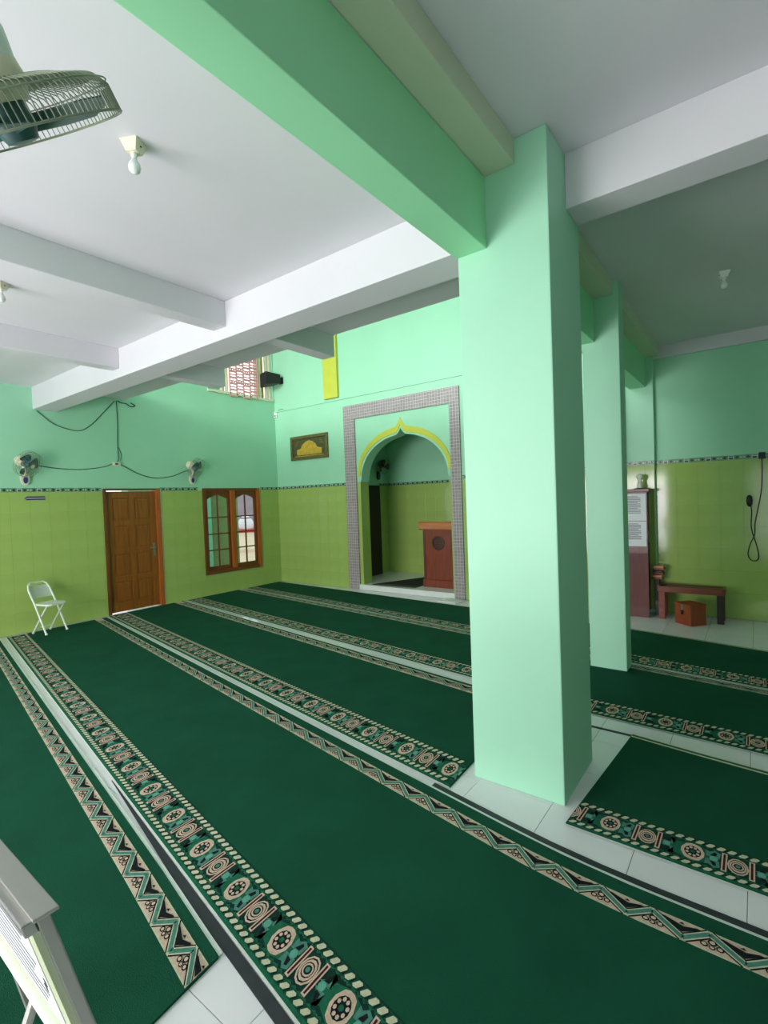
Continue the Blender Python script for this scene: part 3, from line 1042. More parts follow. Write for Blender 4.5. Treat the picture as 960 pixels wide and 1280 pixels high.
def make_carpet(c, idx):
    x0, x1 = c['x0'], c['x1']
    near, far, sk = c['near'], c['far'], c['skew']
    xm = (x0 + x1) / 2
    org = Vector((xm, (near(xm) + far(xm)) / 2, 0.0))
    root = empty('prayer_carpet', org, c['label'], 'carpet', 'prayer carpets laid in rows')

    def pos(x, t):
        """t = distance from the near edge in metres; the right end may be cut at a slant"""
        y = near(x) + t
        return (x - org.x, y - org.y)

    def pos2(x, t):
        xx = x
        X, Y = pos(xx, t)
        w = (x - x0) / (x1 - x0)
        if x1 < 8 and sk:
            X += sk * 0.35 * (t - 0.6) * max(0, (w - 0.9) / 0.1)
        elif sk:
            X += sk * t * max(0, 1 - w / 0.1)
        return (X, Y)

    # field slab
    n = 40
    mbx = MB()
    vs, fs = [], []
    for i in range(n + 1):
        x = x0 + (x1 - x0) * i / n
        W = far(x) - near(x)
        for t, z in ((0, 0.0002), (0, TH_C), (W, TH_C), (W, 0.0002)):
            vs.append(pos2(x, t) + (z,))
    for i in range(n):
        for k in range(4):
            a, b_ = i * 4 + k, i * 4 + (k + 1) % 4
            fs.append((a, b_, b_ + 4, a + 4))
    fs += [(0, 1, 2, 3), (n * 4 + 3, n * 4 + 2, n * 4 + 1, n * 4)]
    mbx.add(vs, fs)
    mbx.build('field', C_GREEN, root)
    # border band on the near side
    W = c['border']
    b = Band(lambda s, t: pos2(s, t), TH_C + 0.0006, x0 + 0.004, x1 - 0.004)
    ornate(b, W, c.get('phase', 0.1))
    b.mb.build('border_band', CARPET_SLOTS, root)
    # binding line along the near edge
    b = Band(lambda s, t: pos2(s, t - 0.012), 0.006, x0, x1)
    b.strip(0, 0.0125, 0, 0)
    b.mb.build('edge_binding', C_WHITE, root)
    if c['zig']:
        za_, zb_ = c['zig']
        wz = za_ - zb_
        b = Band(lambda s, t: pos2(s, far(s) - near(s) - za_ + t), TH_C + 0.0006, x0 + 0.004, x1 - 0.004)
        zigzag(b, wz, (x1 - x0 - 0.008) % 0.2)
        b.mb.build('zigzag_band', CARPET_SLOTS, root)
        b = Band(lambda s, t: pos2(s, far(s) - near(s) + t), 0.007, x0, x1)
        b.strip(0, 0.020, 0, 0)
        b.mb.build('edge_binding', C_WHITE, root)
    elif c.get('edge'):
        e = c['edge']
        b = Band(lambda s, t: pos2(s, far(s) - near(s) - e + t), TH_C + 0.0006, x0 + 0.004, x1 - 0.004)
        b.strip(0, e, 0, CR)
        b.strip(e * 0.35, e * 0.8, 1, MG)
        b.mb.build('edge_band', CARPET_SLOTS, root)
    return root


for i, c in enumerate(CARPETS):
    make_carpet(c, i)


# charcoal rubber strips lying along the carpet edges
def strip_obj(pts_near, pts_far, label, z=0.004):
    mbx = MB()
    n = len(pts_near)
    vs = []
    for (p, q) in zip(pts_near, pts_far):
        vs += [p + (0.0003,), p + (z,), q + (z,), q + (0.0003,)]
    fs = []
    for i in range(n - 1):
        for k in range(4):
            a, b_ = i * 4 + k, i * 4 + (k + 1) % 4
            fs.append((a, b_, b_ + 4, a + 4))
    fs += [(0, 1, 2, 3), tuple((n - 1) * 4 + k for k in (3, 2, 1, 0))]
    mbx.add(vs, fs)
    c_ = pts_near[n // 2]
    o = mbx.build('rubber_strip', TAPE, at=(c_[0], c_[1], 0))
    return tag(o, label, 'floor strip', 'charcoal rubber strips')


xs = [6.95 + 0.25 * k for k in range(18)]
f1 = CARPETS[1]['far']
strip_obj([(x, f1(x) + 0.021) for x in xs], [(x, f1(x) + 0.062) for x in xs], 'charcoal rubber strip on bare tiles along the longest carpet')
xs = [5.2 + 0.2 * k for k in range(14)]
f0 = CARPETS[0]['far']
n1 = CARPETS[1]['near']
strip_obj([(x, max(f0(x) + 0.014, n1(x) - 0.016 - 0.035 * max(0.0, x - 5.2))) for x in xs], [(x, n1(x) - 0.014) for x in xs], 'charcoal rubber strip beside the carpet that ends on tiles')
strip_obj([(7.1, -3.66), (7.81, -3.668)], [(7.1, -3.635), (7.81, -3.643)], 'thin charcoal rubber strip behind the broad column')

# ------------------------------------------------------------------ objects
def part(root, mb_, name, m, smooth=False, label=None, parent=None):
    """mesh written in the thing's local coordinates"""
    o = mb_.build(name, m, parent or root, smooth)
    if label:
        o['label'] = label
    return o


def tube_line(name, pts, r, m, label, cat='cable', n=6, group='cables on the mint walls'):
    c = Vector(pts[len(pts) // 2])
    o = MB().tube([Vector(p) - c for p in pts], r, n).build(name, m, None, True)
    o.location = c
    return tag(o, label, cat, group)


def spline(pts, n=8):
    """Catmull-Rom through the points"""
    P = [Vector(p) for p in pts]
    P = [P[0] * 2 - P[1]] + P + [P[-1] * 2 - P[-2]]
    out = []
    for i in range(1, len(P) - 2):
        for k in range(n):
            t = k / n
            a, b, c, d = P[i - 1], P[i], P[i + 1], P[i + 2]
            out.append(0.5 * ((2 * b) + (c - a) * t + (2 * a - 5 * b + 4 * c - d) * t * t + (3 * b - a - 3 * c + d) * t ** 3))
    out.append(P[-2])
    return out


# ---- white folding chair
def folding_chair():
    f = Vector((0.95, 0.30, 0)).normalized()
    root = empty('folding_chair', (0.375, -4.716, TH_C + 0.0005), 'white folding chair with pale grey back pad against the lime tiles', 'chair')
    root.rotation_euler = (0, 0, math.atan2(f.y, f.x))
    hw = 0.155
    # back frame: one bent tube forming both front legs and the back loop
    pts = [(0.15, -hw, 0.012), (0.06, -hw, 0.20), (-0.045, -hw, 0.42), (-0.16, -hw, 0.62), (-0.195, -hw + 0.02, 0.69), (-0.212, -hw + 0.06, 0.72),
           (-0.212, hw - 0.06, 0.72), (-0.195, hw - 0.02, 0.69), (-0.16, hw, 0.62), (-0.045, hw, 0.42), (0.06, hw, 0.20), (0.15, hw, 0.012)]
    part(root, MB().tube(pts, 0.0125, 8), 'back_frame', WHITEMETAL, True)
    for s in (-1, 1):
        part(root, MB().tube([(-0.15, s * (hw - 0.028), 0.012), (0.0, s * (hw - 0.028), 0.215), (0.15, s * (hw - 0.028), 0.405)], 0.011, 8), 'rear_leg', WHITEMETAL, True)
        part(root, MB().tube([(0.153, s * hw, 0.008), (0.147, s * hw, 0.03)], 0.017, 8), 'foot_cap', WHITEPL, True)
        part(root, MB().tube([(-0.153, s * (hw - 0.028), 0.010), (-0.14, s * (hw - 0.028), 0.03)], 0.016, 8), 'foot_cap', WHITEPL, True)
    part(root, MB().tube([(-0.10, -hw + 0.03, 0.08), (-0.10, hw - 0.03, 0.08)], 0.008, 8), 'stretcher', WHITEMETAL, True)
    seat = [(-0.10, -0.135), (0.13, -0.15), (0.19, -0.135), (0.215, -0.10), (0.215, 0.10), (0.19, 0.135), (0.13, 0.15), (-0.10, 0.135)]
    part(root, MB().prism(seat, 0.412, 0.436, 'Z'), 'seat', WHITEPL)
    pad = MB()
    ny, nz = 8, 6
    vs, fs = [], []
    for th in (0.0, -0.014):
        for j in range(nz + 1):
            z = 0.505 + 0.165 * j / nz
            x = -0.045 + (z - 0.42) * (-0.115 / 0.20)
            for i in range(ny + 1):
                y = -hw + 0.008 + (2 * hw - 0.016) * i / ny
                vs.append((x - 0.02 * (1 - (2 * i / ny - 1) ** 2) + th, y, z))
    W = ny + 1
    n1_ = W * (nz + 1)
    for j in range(nz):
        for i in range(ny):
            a = j * W + i
            fs += [(a, a + 1, a + W + 1, a + W), (n1_ + a, n1_ + a + W, n1_ + a + W + 1, n1_ + a + 1)]
    for i in range(ny):
        fs += [(i, i + 1, n1_ + i + 1, n1_ + i), (nz * W + i, n1_ + nz * W + i, n1_ + nz * W + i + 1, nz * W + i + 1)]
    for j in range(nz):
        fs += [(j * W, (j + 1) * W, n1_ + (j + 1) * W, n1_ + j * W), (j * W + ny, n1_ + j * W + ny, n1_ + (j + 1) * W + ny, (j + 1) * W + ny)]
    pad.add(vs, fs)
    part(root, pad, 'back_pad', GREYPAD, True, 'pale grey back pad')


folding_chair()


# ---- fans
def fan_head(root, M, R, blade_mat, body_mat, nb=3, spokes=28, wire=0.0022, depth=0.13, phase=0.3, body=1.0, sides=(1, -1), hub_z=0.0, pitch_h=0.028):
    """cage, blades, hub and motor around the local +Z axis of M (air blows along +Z)"""
    def P(mbx, name, m, smooth=False):
        mbx.v = [tuple(M @ Vector(p)) for p in mbx.v]
        return part(root, mbx, name, m, smooth)
    # motor housing behind the cage
    P(MB().lathe([(0.015 * body, -0.20 * body), (0.05 * body, -0.19 * body), (0.075 * body, -0.15 * body), (0.08 * body, -0.10 * body), (0.06 * body, -0.065)], 20), 'motor_housing', body_mat, True)
    # cage
    cg = MB()
    for rr, z in ((R, 0.0), (R * 0.985, depth * 0.5), (R * 0.985, -depth * 0.5), (R * 0.62, depth * 0.72), (R * 0.62, -depth * 0.72), (R * 0.28, depth * 0.75), (R * 0.28, -depth * 0.75)):
        if z > 0 and 1 not in sides:
            continue
        cg.tube([(rr * math.cos(2 * PI * k / 36), rr * math.sin(2 * PI * k / 36), z) for k in range(36)], wire * (1.9 if z == 0.0 else 1.2), 5, closed=True)
    for k in range(spokes):
        a = 2 * PI * k / spokes
        c, s_ = math.cos(a), math.sin(a)
        for sg in sides:
            prof = [(R * 0.16, sg * depth * 0.76), (R * 0.62, sg * depth * 0.72), (R * 0.9, sg * depth * 0.6), (R * 0.985, sg * depth * 0.42), (R, 0)]
            cg.tube([(r * c, r * s_, z) for r, z in prof], wire, 4, cap=False)
    P(cg, 'cage', WIREGREY, True)
    if 1 in sides:
        P(MB().lathe([(0.0, depth * 0.72), (R * 0.16, depth * 0.72), (R * 0.17, depth * 0.78), (0.0, depth * 0.80)], 16), 'cage_badge', body_mat, True)
    P(MB().lathe([(0.02, -0.05 + hub_z), (R * 0.19, -0.045 + hub_z), (R * 0.2, hub_z), (R * 0.15, 0.03 + hub_z), (0.01, 0.035 + hub_z)], 16), 'hub', blade_mat, True)
    for b in range(nb):
        a0 = phase + 2 * PI * b / nb
        bl = MB()
        vs, fs = [], []
        n = 8
        for i in range(n + 1):
            t = i / n
            r = R * (0.15 + 0.75 * t)
            half = (0.16 + 0.42 * math.sin(min(1, t * 1.25) * PI * 0.5) * (1 - 0.45 * max(0, t - 0.7) / 0.3))
            for sgn in (-1, 0, 1):
                a = a0 + sgn * half * (0.75 if t < 0.15 else 1) + 0.25 * t
                z = hub_z - pitch_h * sgn * (1 - 0.4 * t)
                vs.append((r * math.cos(a), r * math.sin(a), z))
        nv = len(vs)
        vs += [(x, y, z - 0.003) for x, y, z in vs]
        for i in range(n):
            for j in range(2):
                a = i * 3 + j
                fs += [(a, a + 1, a + 4, a + 3), (nv + a, nv + a + 3, nv + a + 4, nv + a + 1)]
            fs += [(i * 3, i * 3 + 3, nv + i * 3 + 3, nv + i * 3), (i * 3 + 2, nv + i * 3 + 2, nv + i * 3 + 5, i * 3 + 5)]
        fs += [(0, nv, nv + 1, 1), (1, nv + 1, nv + 2, 2), (3 * n, 3 * n + 1, nv + 3 * n + 1, nv + 3 * n), (3 * n + 1, 3 * n + 2, nv + 3 * n + 2, nv + 3 * n + 1)]
        bl.add(vs, fs)
        P(bl, 'blade', blade_mat, True)


def wall_fan(y, z, R, label, axis, phase, blade_mat=TEAL, x=0.0, ndir=(1, 0, 0), group='fans mounted on walls', body_mat=CREAMPL):
    n = Vector(ndir)
    root = empty('wall_fan', (x, y, z - 0.16), label, 'fan', group)
    # oval wall plate with a switch
    u = Vector((0, 0, 1)).cross(n)
    pl = MB()
    ring = [(0.055 * math.cos(2 * PI * k / 18), 0.10 * math.sin(2 * PI * k / 18)) for k in range(18)]
    rot = Matrix((u, Vector((0, 0, 1)), n)).transposed().to_4x4()
    pl.M = rot
    pl.prism(ring, 0.0005, 0.035, 'Z')
    part(root, pl, 'wall_plate', body_mat, True)
    sw = MB()
    sw.M = rot
    sw.prism([(0.028 * math.cos(2 * PI * k / 14), -0.02 + 0.05 * math.sin(2 * PI * k / 14)) for k in range(14)], 0.034, 0.046, 'Z')
    part(root, sw, 'switch_panel', mat('dark_blue_plastic', (40, 62, 118), rough=0.4, var=0.06))
    ax = Vector(axis).normalized()
    head = n * 0.17 + Vector((0, 0, 0.20))
    back = head - ax * 0.13
    part(root, MB().tube([n * 0.03 + Vector((0, 0, 0.05)), n * 0.07 + Vector((0, 0, 0.11)), back], 0.022, 10), 'arm', body_mat, True)
    fan_head(root, axis_matrix(head, ax), R, blade_mat, body_mat, spokes=24, wire=0.0016, depth=0.11, phase=phase)
    return root


wall_fan(-4.80, 2.40, 0.19, 'wall fan with teal blades above the folding chair', (0.72, 0.42, -0.42), 0.5)
wall_fan(-2.11, 2.42, 0.19, 'wall fan with teal blades between door and window', (0.72, 0.5, -0.45), 0.9)
wall_fan(1.28, 2.44, 0.17, 'dark wall fan inside the prayer niche', (0.8, -0.3, -0.3), 0.2, BLACK, x=NIX0, body_mat=BLACK)


def ceiling_fan():
    """tipped cage fan hung from the underside of the green beam"""
    root = empty('ceiling_fan', (7.19, -7.235, GZ0), 'caged fan with dark teal blades hanging from the green beam', 'fan')
    c = Vector((7.083, -6.977, 2.692)) - root.location
    ax = Vector((-0.211, 0.602, -0.770)).normalized()
    fan_head(root, axis_matrix(c, ax, (1, 0, 0)), 0.254, TEALDARK, CREAMPL, spokes=110, wire=0.0016, depth=0.13, phase=0.75, sides=(-1,), hub_z=-0.022, pitch_h=0.017)
    up = MB()
    up.M = axis_matrix(c, -ax, (1, 0, 0))
    up.lathe([(0.045, 0.092), (0.066, 0.10), (0.074, 0.13), (0.084, 0.19), (0.082, 0.235), (0.05, 0.265), (0.016, 0.275)], 24)
    part(root, up, 'shroud', mat('pale_green_grey_plastic', (236, 240, 234), rough=0.4, var=0.03), True)
    top = c - ax * 0.27
    part(root, MB().tube([top, Vector((0, 0, -0.14)), Vector((0, 0, -0.0005))], 0.014, 10), 'rod', WHITEMETAL, True)
    part(root, MB().lathe([(0.055, -0.0005), (0.055, -0.015), (0.03, -0.06), (0.015, -0.065)], 18), 'ceiling_rose', WHITEPL, True)
    k = MB()
    k.M = axis_matrix(c, ax, (1, 0, 0))
    k.tube([(-0.02, 0.235, -0.06), (-0.02, 0.245, -0.075)], 0.006, 8)
    part(root, k, 'cage_clip', BLACK)


ceiling_fan()


# ---- lamp holders with bulbs
def lamp_holder(x, y, z, label, ang, base=CREAMPL):
    root = empty('lamp_holder', (x, y, z), label, 'lamp', 'bulb holders on the ceilings')
    root.rotation_euler = (0, 0, ang)
    root.scale = (0.74, 0.74, 0.74)
    w, t = 0.062, 0.036
    vs = [(-w, -w, 0), (w, -w, 0), (w, w, 0), (-w, w, 0), (-t, -t, -0.07), (t, -t, -0.07), (t, t, -0.07), (-t, t, -0.07)]
    vs = [(a, b, c_ - 0.0005) for a, b, c_ in vs]
    part(root, MB().add(vs, [(0, 1, 2, 3), (4, 7, 6, 5), (0, 4, 5, 1), (1, 5, 6, 2), (2, 6, 7, 3), (3, 7, 4, 0)]), 'base', base)
    for s in (-1, 1):
        part(root, MB().box(s * 0.052 - 0.005, s * 0.052 + 0.005, -0.005, 0.005, -0.036, -0.030), 'screw', BLACK)
    part(root, MB().lathe([(0.019, -0.07), (0.021, -0.085), (0.017, -0.095), (0.0165, -0.105)], 16), 'socket', WHITEPL, True)
    part(root, MB().lathe([(0.016, -0.104), (0.022, -0.12), (0.036, -0.142), (0.041, -0.165), (0.036, -0.188), (0.02, -0.203), (0.002, -0.207)], 20), 'bulb', BULB, True)


lamp_holder(6.05, -6.14, ZL, 'bulb in a cream square holder on the ceiling beside the caged fan', 0.5)
lamp_holder(3.71, -6.05, ZL, 'bulb in a cream holder on the ceiling between the two joists', 0.5)
lamp_holder(8.336, -1.797, ZR, 'bulb in a pale holder on the side bay ceiling', 0.2, WHITEPL)
# ---- wiring on the side wall
XC = 0.008
jb = empty('junction_box', (0.0, -3.49, 2.50), 'small white cable junction box on the mint wall above the door', 'junction box')
part(jb, MB().box(0.0005, 0.035, -0.06, 0.06, -0.025, 0.03, bev=0.006), 'case', CREAMPL)
part(jb, MB().box(0.034, 0.04, -0.03, 0.02, -0.012, 0.012, bev=0.002), 'socket_face', BLACK)
W_ = lambda pts: spline([(XC, y, z) for y, z in pts])
tube_line('wall_cable', W_([(-4.60, 3.255), (-4.40, 3.09), (-4.20, 3.02), (-4.02, 3.01), (-3.85, 3.12), (-3.66, 3.33), (-3.47, 3.55)]), 0.006, CABLE, 'sagging dark cable under the end of the long cross beam')
tube_line('wall_cable', W_([(-3.44, 3.56), (-3.435, 3.2), (-3.45, 2.85), (-3.45, 2.60), (-3.47, 2.54)]), 0.006, CABLE, 'dark cable dropping from the slab to the junction box')
tube_line('wall_cable', W_([(-3.44, 2.78), (-3.40, 2.66), (-3.42, 2.56)]), 0.004, CABLE, 'short loop of dark cable just above the junction box')
tube_line('wall_cable', W_([(-3.56, 2.50), (-3.7, 2.445), (-4.05, 2.395), (-4.38, 2.405), (-4.62, 2.44), (-4.74, 2.46)]), 0.006, CABLE, 'dark cable from the junction box to the fan above the chair')
tube_line('wall_cable', W_([(-3.42, 2.49), (-3.33, 2.45), (-3.10, 2.335), (-2.82, 2.275), (-2.52, 2.31), (-2.30, 2.39), (-2.18, 2.43)]), 0.006, CABLE, 'dark cable from the junction box to the fan by the window')
tube_line('wall_cable', W_([(-3.42, 3.56), (-3.36, 3.535), (-3.28, 3.53), (-3.2, 3.49), (-3.13, 3.515), (-3.2, 3.555)]), 0.007, BLACKCABLE, 'knot of dark cable under the slab edge')

# ---- grey arrow plate on the lime tiles
ar = empty('arrow_plate', (0.0085, -4.69, 1.955), 'small dark grey arrow plate on the lime tiles above the chair', 'sign')
part(ar, MB().prism([(0.14, 0.032), (0.14, -0.032), (-0.10, -0.032), (-0.14, 0.0), (-0.10, 0.032)], 0.0005, 0.006, 'X'), 'plate', mat('grey_plate', (150, 156, 160), rough=0.4, var=0.05))
part(ar, MB().prism([(0.13, 0.026), (0.13, 0.010), (-0.095, 0.010), (-0.13, 0.0), (-0.098, 0.026)], 0.006, 0.008, 'X'), 'upper_bar', TAPE)
part(ar, MB().prism([(0.13, -0.010), (0.13, -0.026), (-0.098, -0.026), (-0.13, 0.0), (-0.095, -0.010)], 0.006, 0.008, 'X'), 'lower_bar', TAPE)

# ---- framed calligraphy picture on the end wall
pic = empty('framed_picture', (1.045, 0.0, 2.90), 'olive gilt framed picture with gold calligraphy on the end wall', 'picture')
pw, ph, fwid = 0.545, 0.255, 0.065
for (a, b, c_, d_) in ((-pw, pw, ph - fwid, ph), (-pw, pw, -ph, -ph + fwid), (-pw, -pw + fwid, -ph + fwid, ph - fwid), (pw - fwid, pw, -ph + fwid, ph - fwid)):
    part(pic, MB().box(a, b, -0.045, -0.001, c_, d_, bev=0.010), 'frame_side', OLIVE)
part(pic, MB().box(-pw + fwid, pw - fwid, -0.02, -0.001, -ph + fwid, ph - fwid), 'mount', DARKOLIVE)
gold = [(-0.36, -0.15), (0.36, -0.15), (0.37, -0.04), (0.24, -0.01), (0.20, 0.06), (0.10, 0.12), (0.0, 0.145), (-0.10, 0.12), (-0.20, 0.06), (-0.24, -0.01), (-0.37, -0.04)]
part(pic, MB().prism(gold, -0.024, -0.019, 'Y'), 'gold_motif', GOLD)
for s in (-1, 1):
    part(pic, MB().prism([(s * 0.42, 0.05), (s * 0.37, 0.14), (s * 0.30, 0.15), (s * 0.33, 0.06)], -0.023, -0.019, 'Y'), 'corner_flourish', OLIVE)
part(pic, MB().box(-0.42, 0.42, -0.0235, -0.019, -0.182, -0.168), 'gold_rule', GOLD)

# ---- loudspeaker and sensor by the corner
sp = empty('loudspeaker', (0.20, -0.0, 4.42), 'black loudspeaker on a bracket high in the corner', 'loudspeaker')
vs = [(-0.26, -0.36, -0.16), (-0.26, -0.36, 0.12), (0.05, -0.42, 0.14), (0.05, -0.42, -0.13), (-0.13, -0.10, -0.10), (-0.13, -0.10, 0.10), (0.14, -0.10, 0.11), (0.14, -0.10, -0.08)]
part(sp, MB().add(vs, [(0, 1, 2, 3), (4, 7, 6, 5), (0, 4, 5, 1), (2, 6, 7, 3), (1, 5, 6, 2), (0, 3, 7, 4)]), 'enclosure', BLACK)
part(sp, MB().tube([(0.0, -0.11, 0.0), (0.06, -0.06, 0.0), (0.06, -0.0005, 0.0)], 0.02, 8), 'bracket', BLACK)
part(sp, MB().box(0.0, 0.12, -0.012, -0.0005, -0.07, 0.07, bev=0.002), 'wall_plate', BLACK)
se = empty('wall_sensor', (0.06, 0.0, 3.69), 'small white sensor with a dark lens in the corner', 'sensor')
part(se, MB().box(-0.04, 0.04, -0.05, -0.0005, -0.05, 0.06, bev=0.012), 'case', WHITEPL)
part(se, MB().box(-0.012, 0.02, -0.056, -0.049, -0.03, 0.0, bev=0.003), 'lens', BLACK)
tube_line('wall_cable', spline([(0.07, -0.006, 3.75), (0.14, -0.006, 3.80), (0.30, -0.027, 3.80)]), 0.004, CABLE, 'thin dark cable above the corner sensor')

# ---- pulpit, microphone, rug in the niche
pu = empty('pulpit', (3.90, 0.58, 0.096), 'reddish brown wooden pulpit with a round carved emblem', 'pulpit')
part(pu, MB().box(-0.345, 0.345, -0.27, 0.27, 0.0, 0.14, bev=0.008), 'plinth', PULPITWOOD)
part(pu, MB().box(-0.315, 0.315, -0.25, 0.25, 0.14, 1.06, bev=0.005), 'body', PULPITWOOD)
for s in (-1, 1):
    part(pu, MB().box(s * 0.30 - 0.02, s * 0.30 + 0.02, -0.262, -0.248, 0.14, 1.06, bev=0.003), 'corner_moulding', CABWOOD)
part(pu, MB().prism([(-0.31, 1.06), (0.30, 1.06), (0.30, 1.14), (-0.31, 1.21), (-0.33, 1.19), (-0.33, 1.08)], -0.365, 0.365, 'X'), 'sloped_top', PULPITTOP)
em = MB()
em.M = Matrix.Translation((-0.0, -0.25, 0.82)) @ Matrix.Rotation(PI / 2, 4, 'X')
em.lathe([(0.13, 0.0), (0.13, 0.012), (0.12, 0.018), (0.105, 0.018), (0.10, 0.010), (0.0, 0.010)], 28)
e1 = part(pu, em, 'emblem', mat('dark_emblem_wood', (62, 38, 30), rough=0.5, var=0.2, scale=30), True, 'dark carved round emblem')
sc = MB()
for k in range(3):
    z0 = 0.86 - 0.045 * k
    sc.tube([(-0.07 + 0.01 * k, -0.262, z0 - 0.015), (-0.03, -0.264, z0 + 0.008), (0.01, -0.264, z0 - 0.008), (0.04, -0.264, z0 + 0.014), (0.075 - 0.01 * k, -0.262, z0)], 0.006, 6)
part(pu, sc, 'emblem_script', PULPITWOOD, True, parent=e1)
mi = empty('microphone', (4.12, 0.62, 1.272), 'black gooseneck microphone on the pulpit', 'microphone')
part(mi, MB().lathe([(0.04, 0.0), (0.04, 0.012), (0.015, 0.02)], 16), 'base', BLACK, True)
part(mi, MB().tube(spline([(0, 0, 0.015), (0.0, 0, 0.16), (0.0, 0, 0.28), (-0.03, 0.0, 0.37)]), 0.009, 8), 'gooseneck', BLACK, True)
hd = MB()
hd.M = axis_matrix((-0.03, 0, 0.36), (-0.5, 0.0, 0.85))
hd.lathe([(0.014, 0.0), (0.028, 0.02), (0.03, 0.055), (0.02, 0.08), (0.004, 0.088)], 14)
part(mi, hd, 'head', BLACK, True)
rg = empty('prayer_rug', (3.15, 0.62, 0.096), 'dark prayer rug on the raised floor beside the pulpit', 'rug')
part(rg, MB().prism([(-0.62, -0.55), (0.36, -0.50), (0.36, 0.95), (-0.12, 0.62)], 0.0, 0.008, 'Z'), 'field', mat('dark_rug_pile', (22, 34, 28), rough=0.95, var=0.2, scale=40))
part(rg, MB().prism([(-0.62, -0.55), (0.36, -0.50), (0.36, -0.36), (-0.50, -0.42)], 0.008, 0.0095, 'Z'), 'border_band', mat('brown_rug_border', (84, 66, 52), rough=0.95, var=0.4, scale=50))

# ---- loose white slab at the foot of the mosaic surround
ls = empty('loose_tile', (4.44, -0.215, 0.0002), 'loose white tile lying on the floor at the mosaic surround', 'tile')
ls.rotation_euler = (0, 0, -0.25)
part(ls, MB().box(-0.21, 0.21, -0.14, 0.14, 0.0, 0.018, bev=0.003), 'slab', MARBLE)
part(ls, MB().box(-0.17, 0.17, -0.1, 0.1, 0.018, 0.021, bev=0.001), 'raised_face', WHITEPL)

# ---- cabinet with papers
cb = empty('cabinet', (7.185, 0.215, 0.0), 'tall maroon wooden cabinet in the side bay corner', 'cabinet')
cx0, cx1, cy0, cy1, cz = -0.13, 0.175, -0.165, 0.165, 1.72
part(cb, MB().box(cx0, cx1, cy0, cy0 + 0.02, 0.0, cz, bev=0.003), 'side_panel', CABWOOD)
part(cb, MB().box(cx0, cx1 - 0.05, cy0 + 0.02, cy1, 0.0, cz, bev=0.003), 'body', CABDARK)
part(cb, MB().box(cx1 - 0.05, cx1 - 0.03, cy0 + 0.025, cy1 - 0.005, 0.06, cz - 0.02, bev=0.003), 'door', CABDARK)
part(cb, MB().tube([(cx1 - 0.03, cy0 + 0.07, 1.02), (cx1 + 0.0, cy0 + 0.07, 1.03), (cx1 + 0.0, cy0 + 0.07, 1.17), (cx1 - 0.03, cy0 + 0.07, 1.18)], 0.006, 8), 'handle', STEEL, True)
part(cb, MB().box(cx0 - 0.02, cx1 + 0.03, cy0 - 0.03, cy1 + 0.01, cz, cz + 0.04, bev=0.005), 'top', CABWOOD)


def sheet(z0, z1, label, x0=7.06, x1=7.345):
    r_ = empty('paper_sheet', ((x0 + x1) / 2, 0.0495, z0), label, 'paper', 'printed sheets on the cabinet')
    w = (x1 - x0) / 2
    part(r_, MB().box(-w, w, -0.002, 0.0, 0.0, z1 - z0), 'sheet', PAPER)
    n = 12
    for k in range(n):
        zz = (z1 - z0) * (0.90 - 0.66 * k / n)
        part(r_, MB().box(-w * 0.72, w * (0.55 if k % 4 else 0.3), -0.0028, -0.002, zz - 0.006, zz + 0.003), 'text_line', INK)


sheet(1.325, 1.695, 'printed white sheet at the top of the cabinet side')
sheet(0.975, 1.318, 'printed white sheet below the other one on the cabinet side')
gj = empty('glass_jar', (7.255, 0.2, 1.7602), 'small pale jar standing on top of the cabinet', 'jar')
part(gj, MB().lathe([(0.075, 0.0), (0.08, 0.008), (0.05, 0.014)], 18), 'saucer', BLACK, True)
part(gj, MB().lathe([(0.036, 0.014), (0.04, 0.03), (0.03, 0.09), (0.026, 0.12), (0.042, 0.15), (0.045, 0.18), (0.03, 0.205), (0.005, 0.21)], 18), 'body', mat('pale_jar', (206, 206, 190), rough=0.3, var=0.05), True)

# ---- stack of folding book rests between cabinet and wall
for k, (zz, lab) in enumerate(((0.50, 'lowest'), (0.565, 'middle'), (0.63, 'topmost'))):
    rh = empty('book_rest', (7.425 + 0.01 * k, 0.33, zz), 'brown wooden book rest beside the cabinet, %s of the stack' % lab, 'book rest', 'book rests beside the cabinet')
    part(rh, MB().box(-0.065, 0.075, -0.07, 0.065, 0.0, 0.022, bev=0.005), 'board', BENCHWOOD)
    part(rh, MB().box(-0.06, 0.065, -0.065, 0.06, 0.022, 0.058, bev=0.006), 'folded_board', CABDARK if k % 2 else PULPITTOP)
bk = empty('stand', (7.423, 0.34, 0.0), 'narrow dark stand carrying the folded book rests', 'stand')
part(bk, MB().box(-0.03, 0.03, -0.05, 0.05, 0.0, 0.47, bev=0.004), 'post', CABDARK)
part(bk, MB().box(-0.032, 0.03, -0.055, 0.055, 0.47, 0.499, bev=0.004), 'top', CABDARK)

# ---- low bench and wooden box
be = empty('low_bench', (7.835, 0.215, 0.0), 'low red-brown wooden bench with thick legs against the lime tiles', 'bench')
bw, bd, bh = 0.365, 0.115, 0.44
for sx in (-1, 1):
    for sy in (-1, 1):
        part(be, MB().box(sx * bw - (0.075 if sx > 0 else 0.0), sx * bw + (0.0 if sx > 0 else 0.075), sy * bd - 0.03, sy * bd + 0.03, 0.0, bh - 0.075, bev=0.005), 'leg', BENCHWOOD if sx < 0 else CABDARK)
for sy in (-1, 1):
    part(be, MB().box(-bw, bw, sy * (bd + 0.02) - 0.014, sy * (bd + 0.02) + 0.014, bh - 0.075, bh, bev=0.005), 'apron', BENCHWOOD)
for sx in (-1, 1):
    part(be, MB().box(sx * bw - 0.014, sx * bw + 0.014, -bd - 0.02, bd + 0.02, bh - 0.075, bh + 0.01, bev=0.005), 'end_rail', BENCHWOOD)
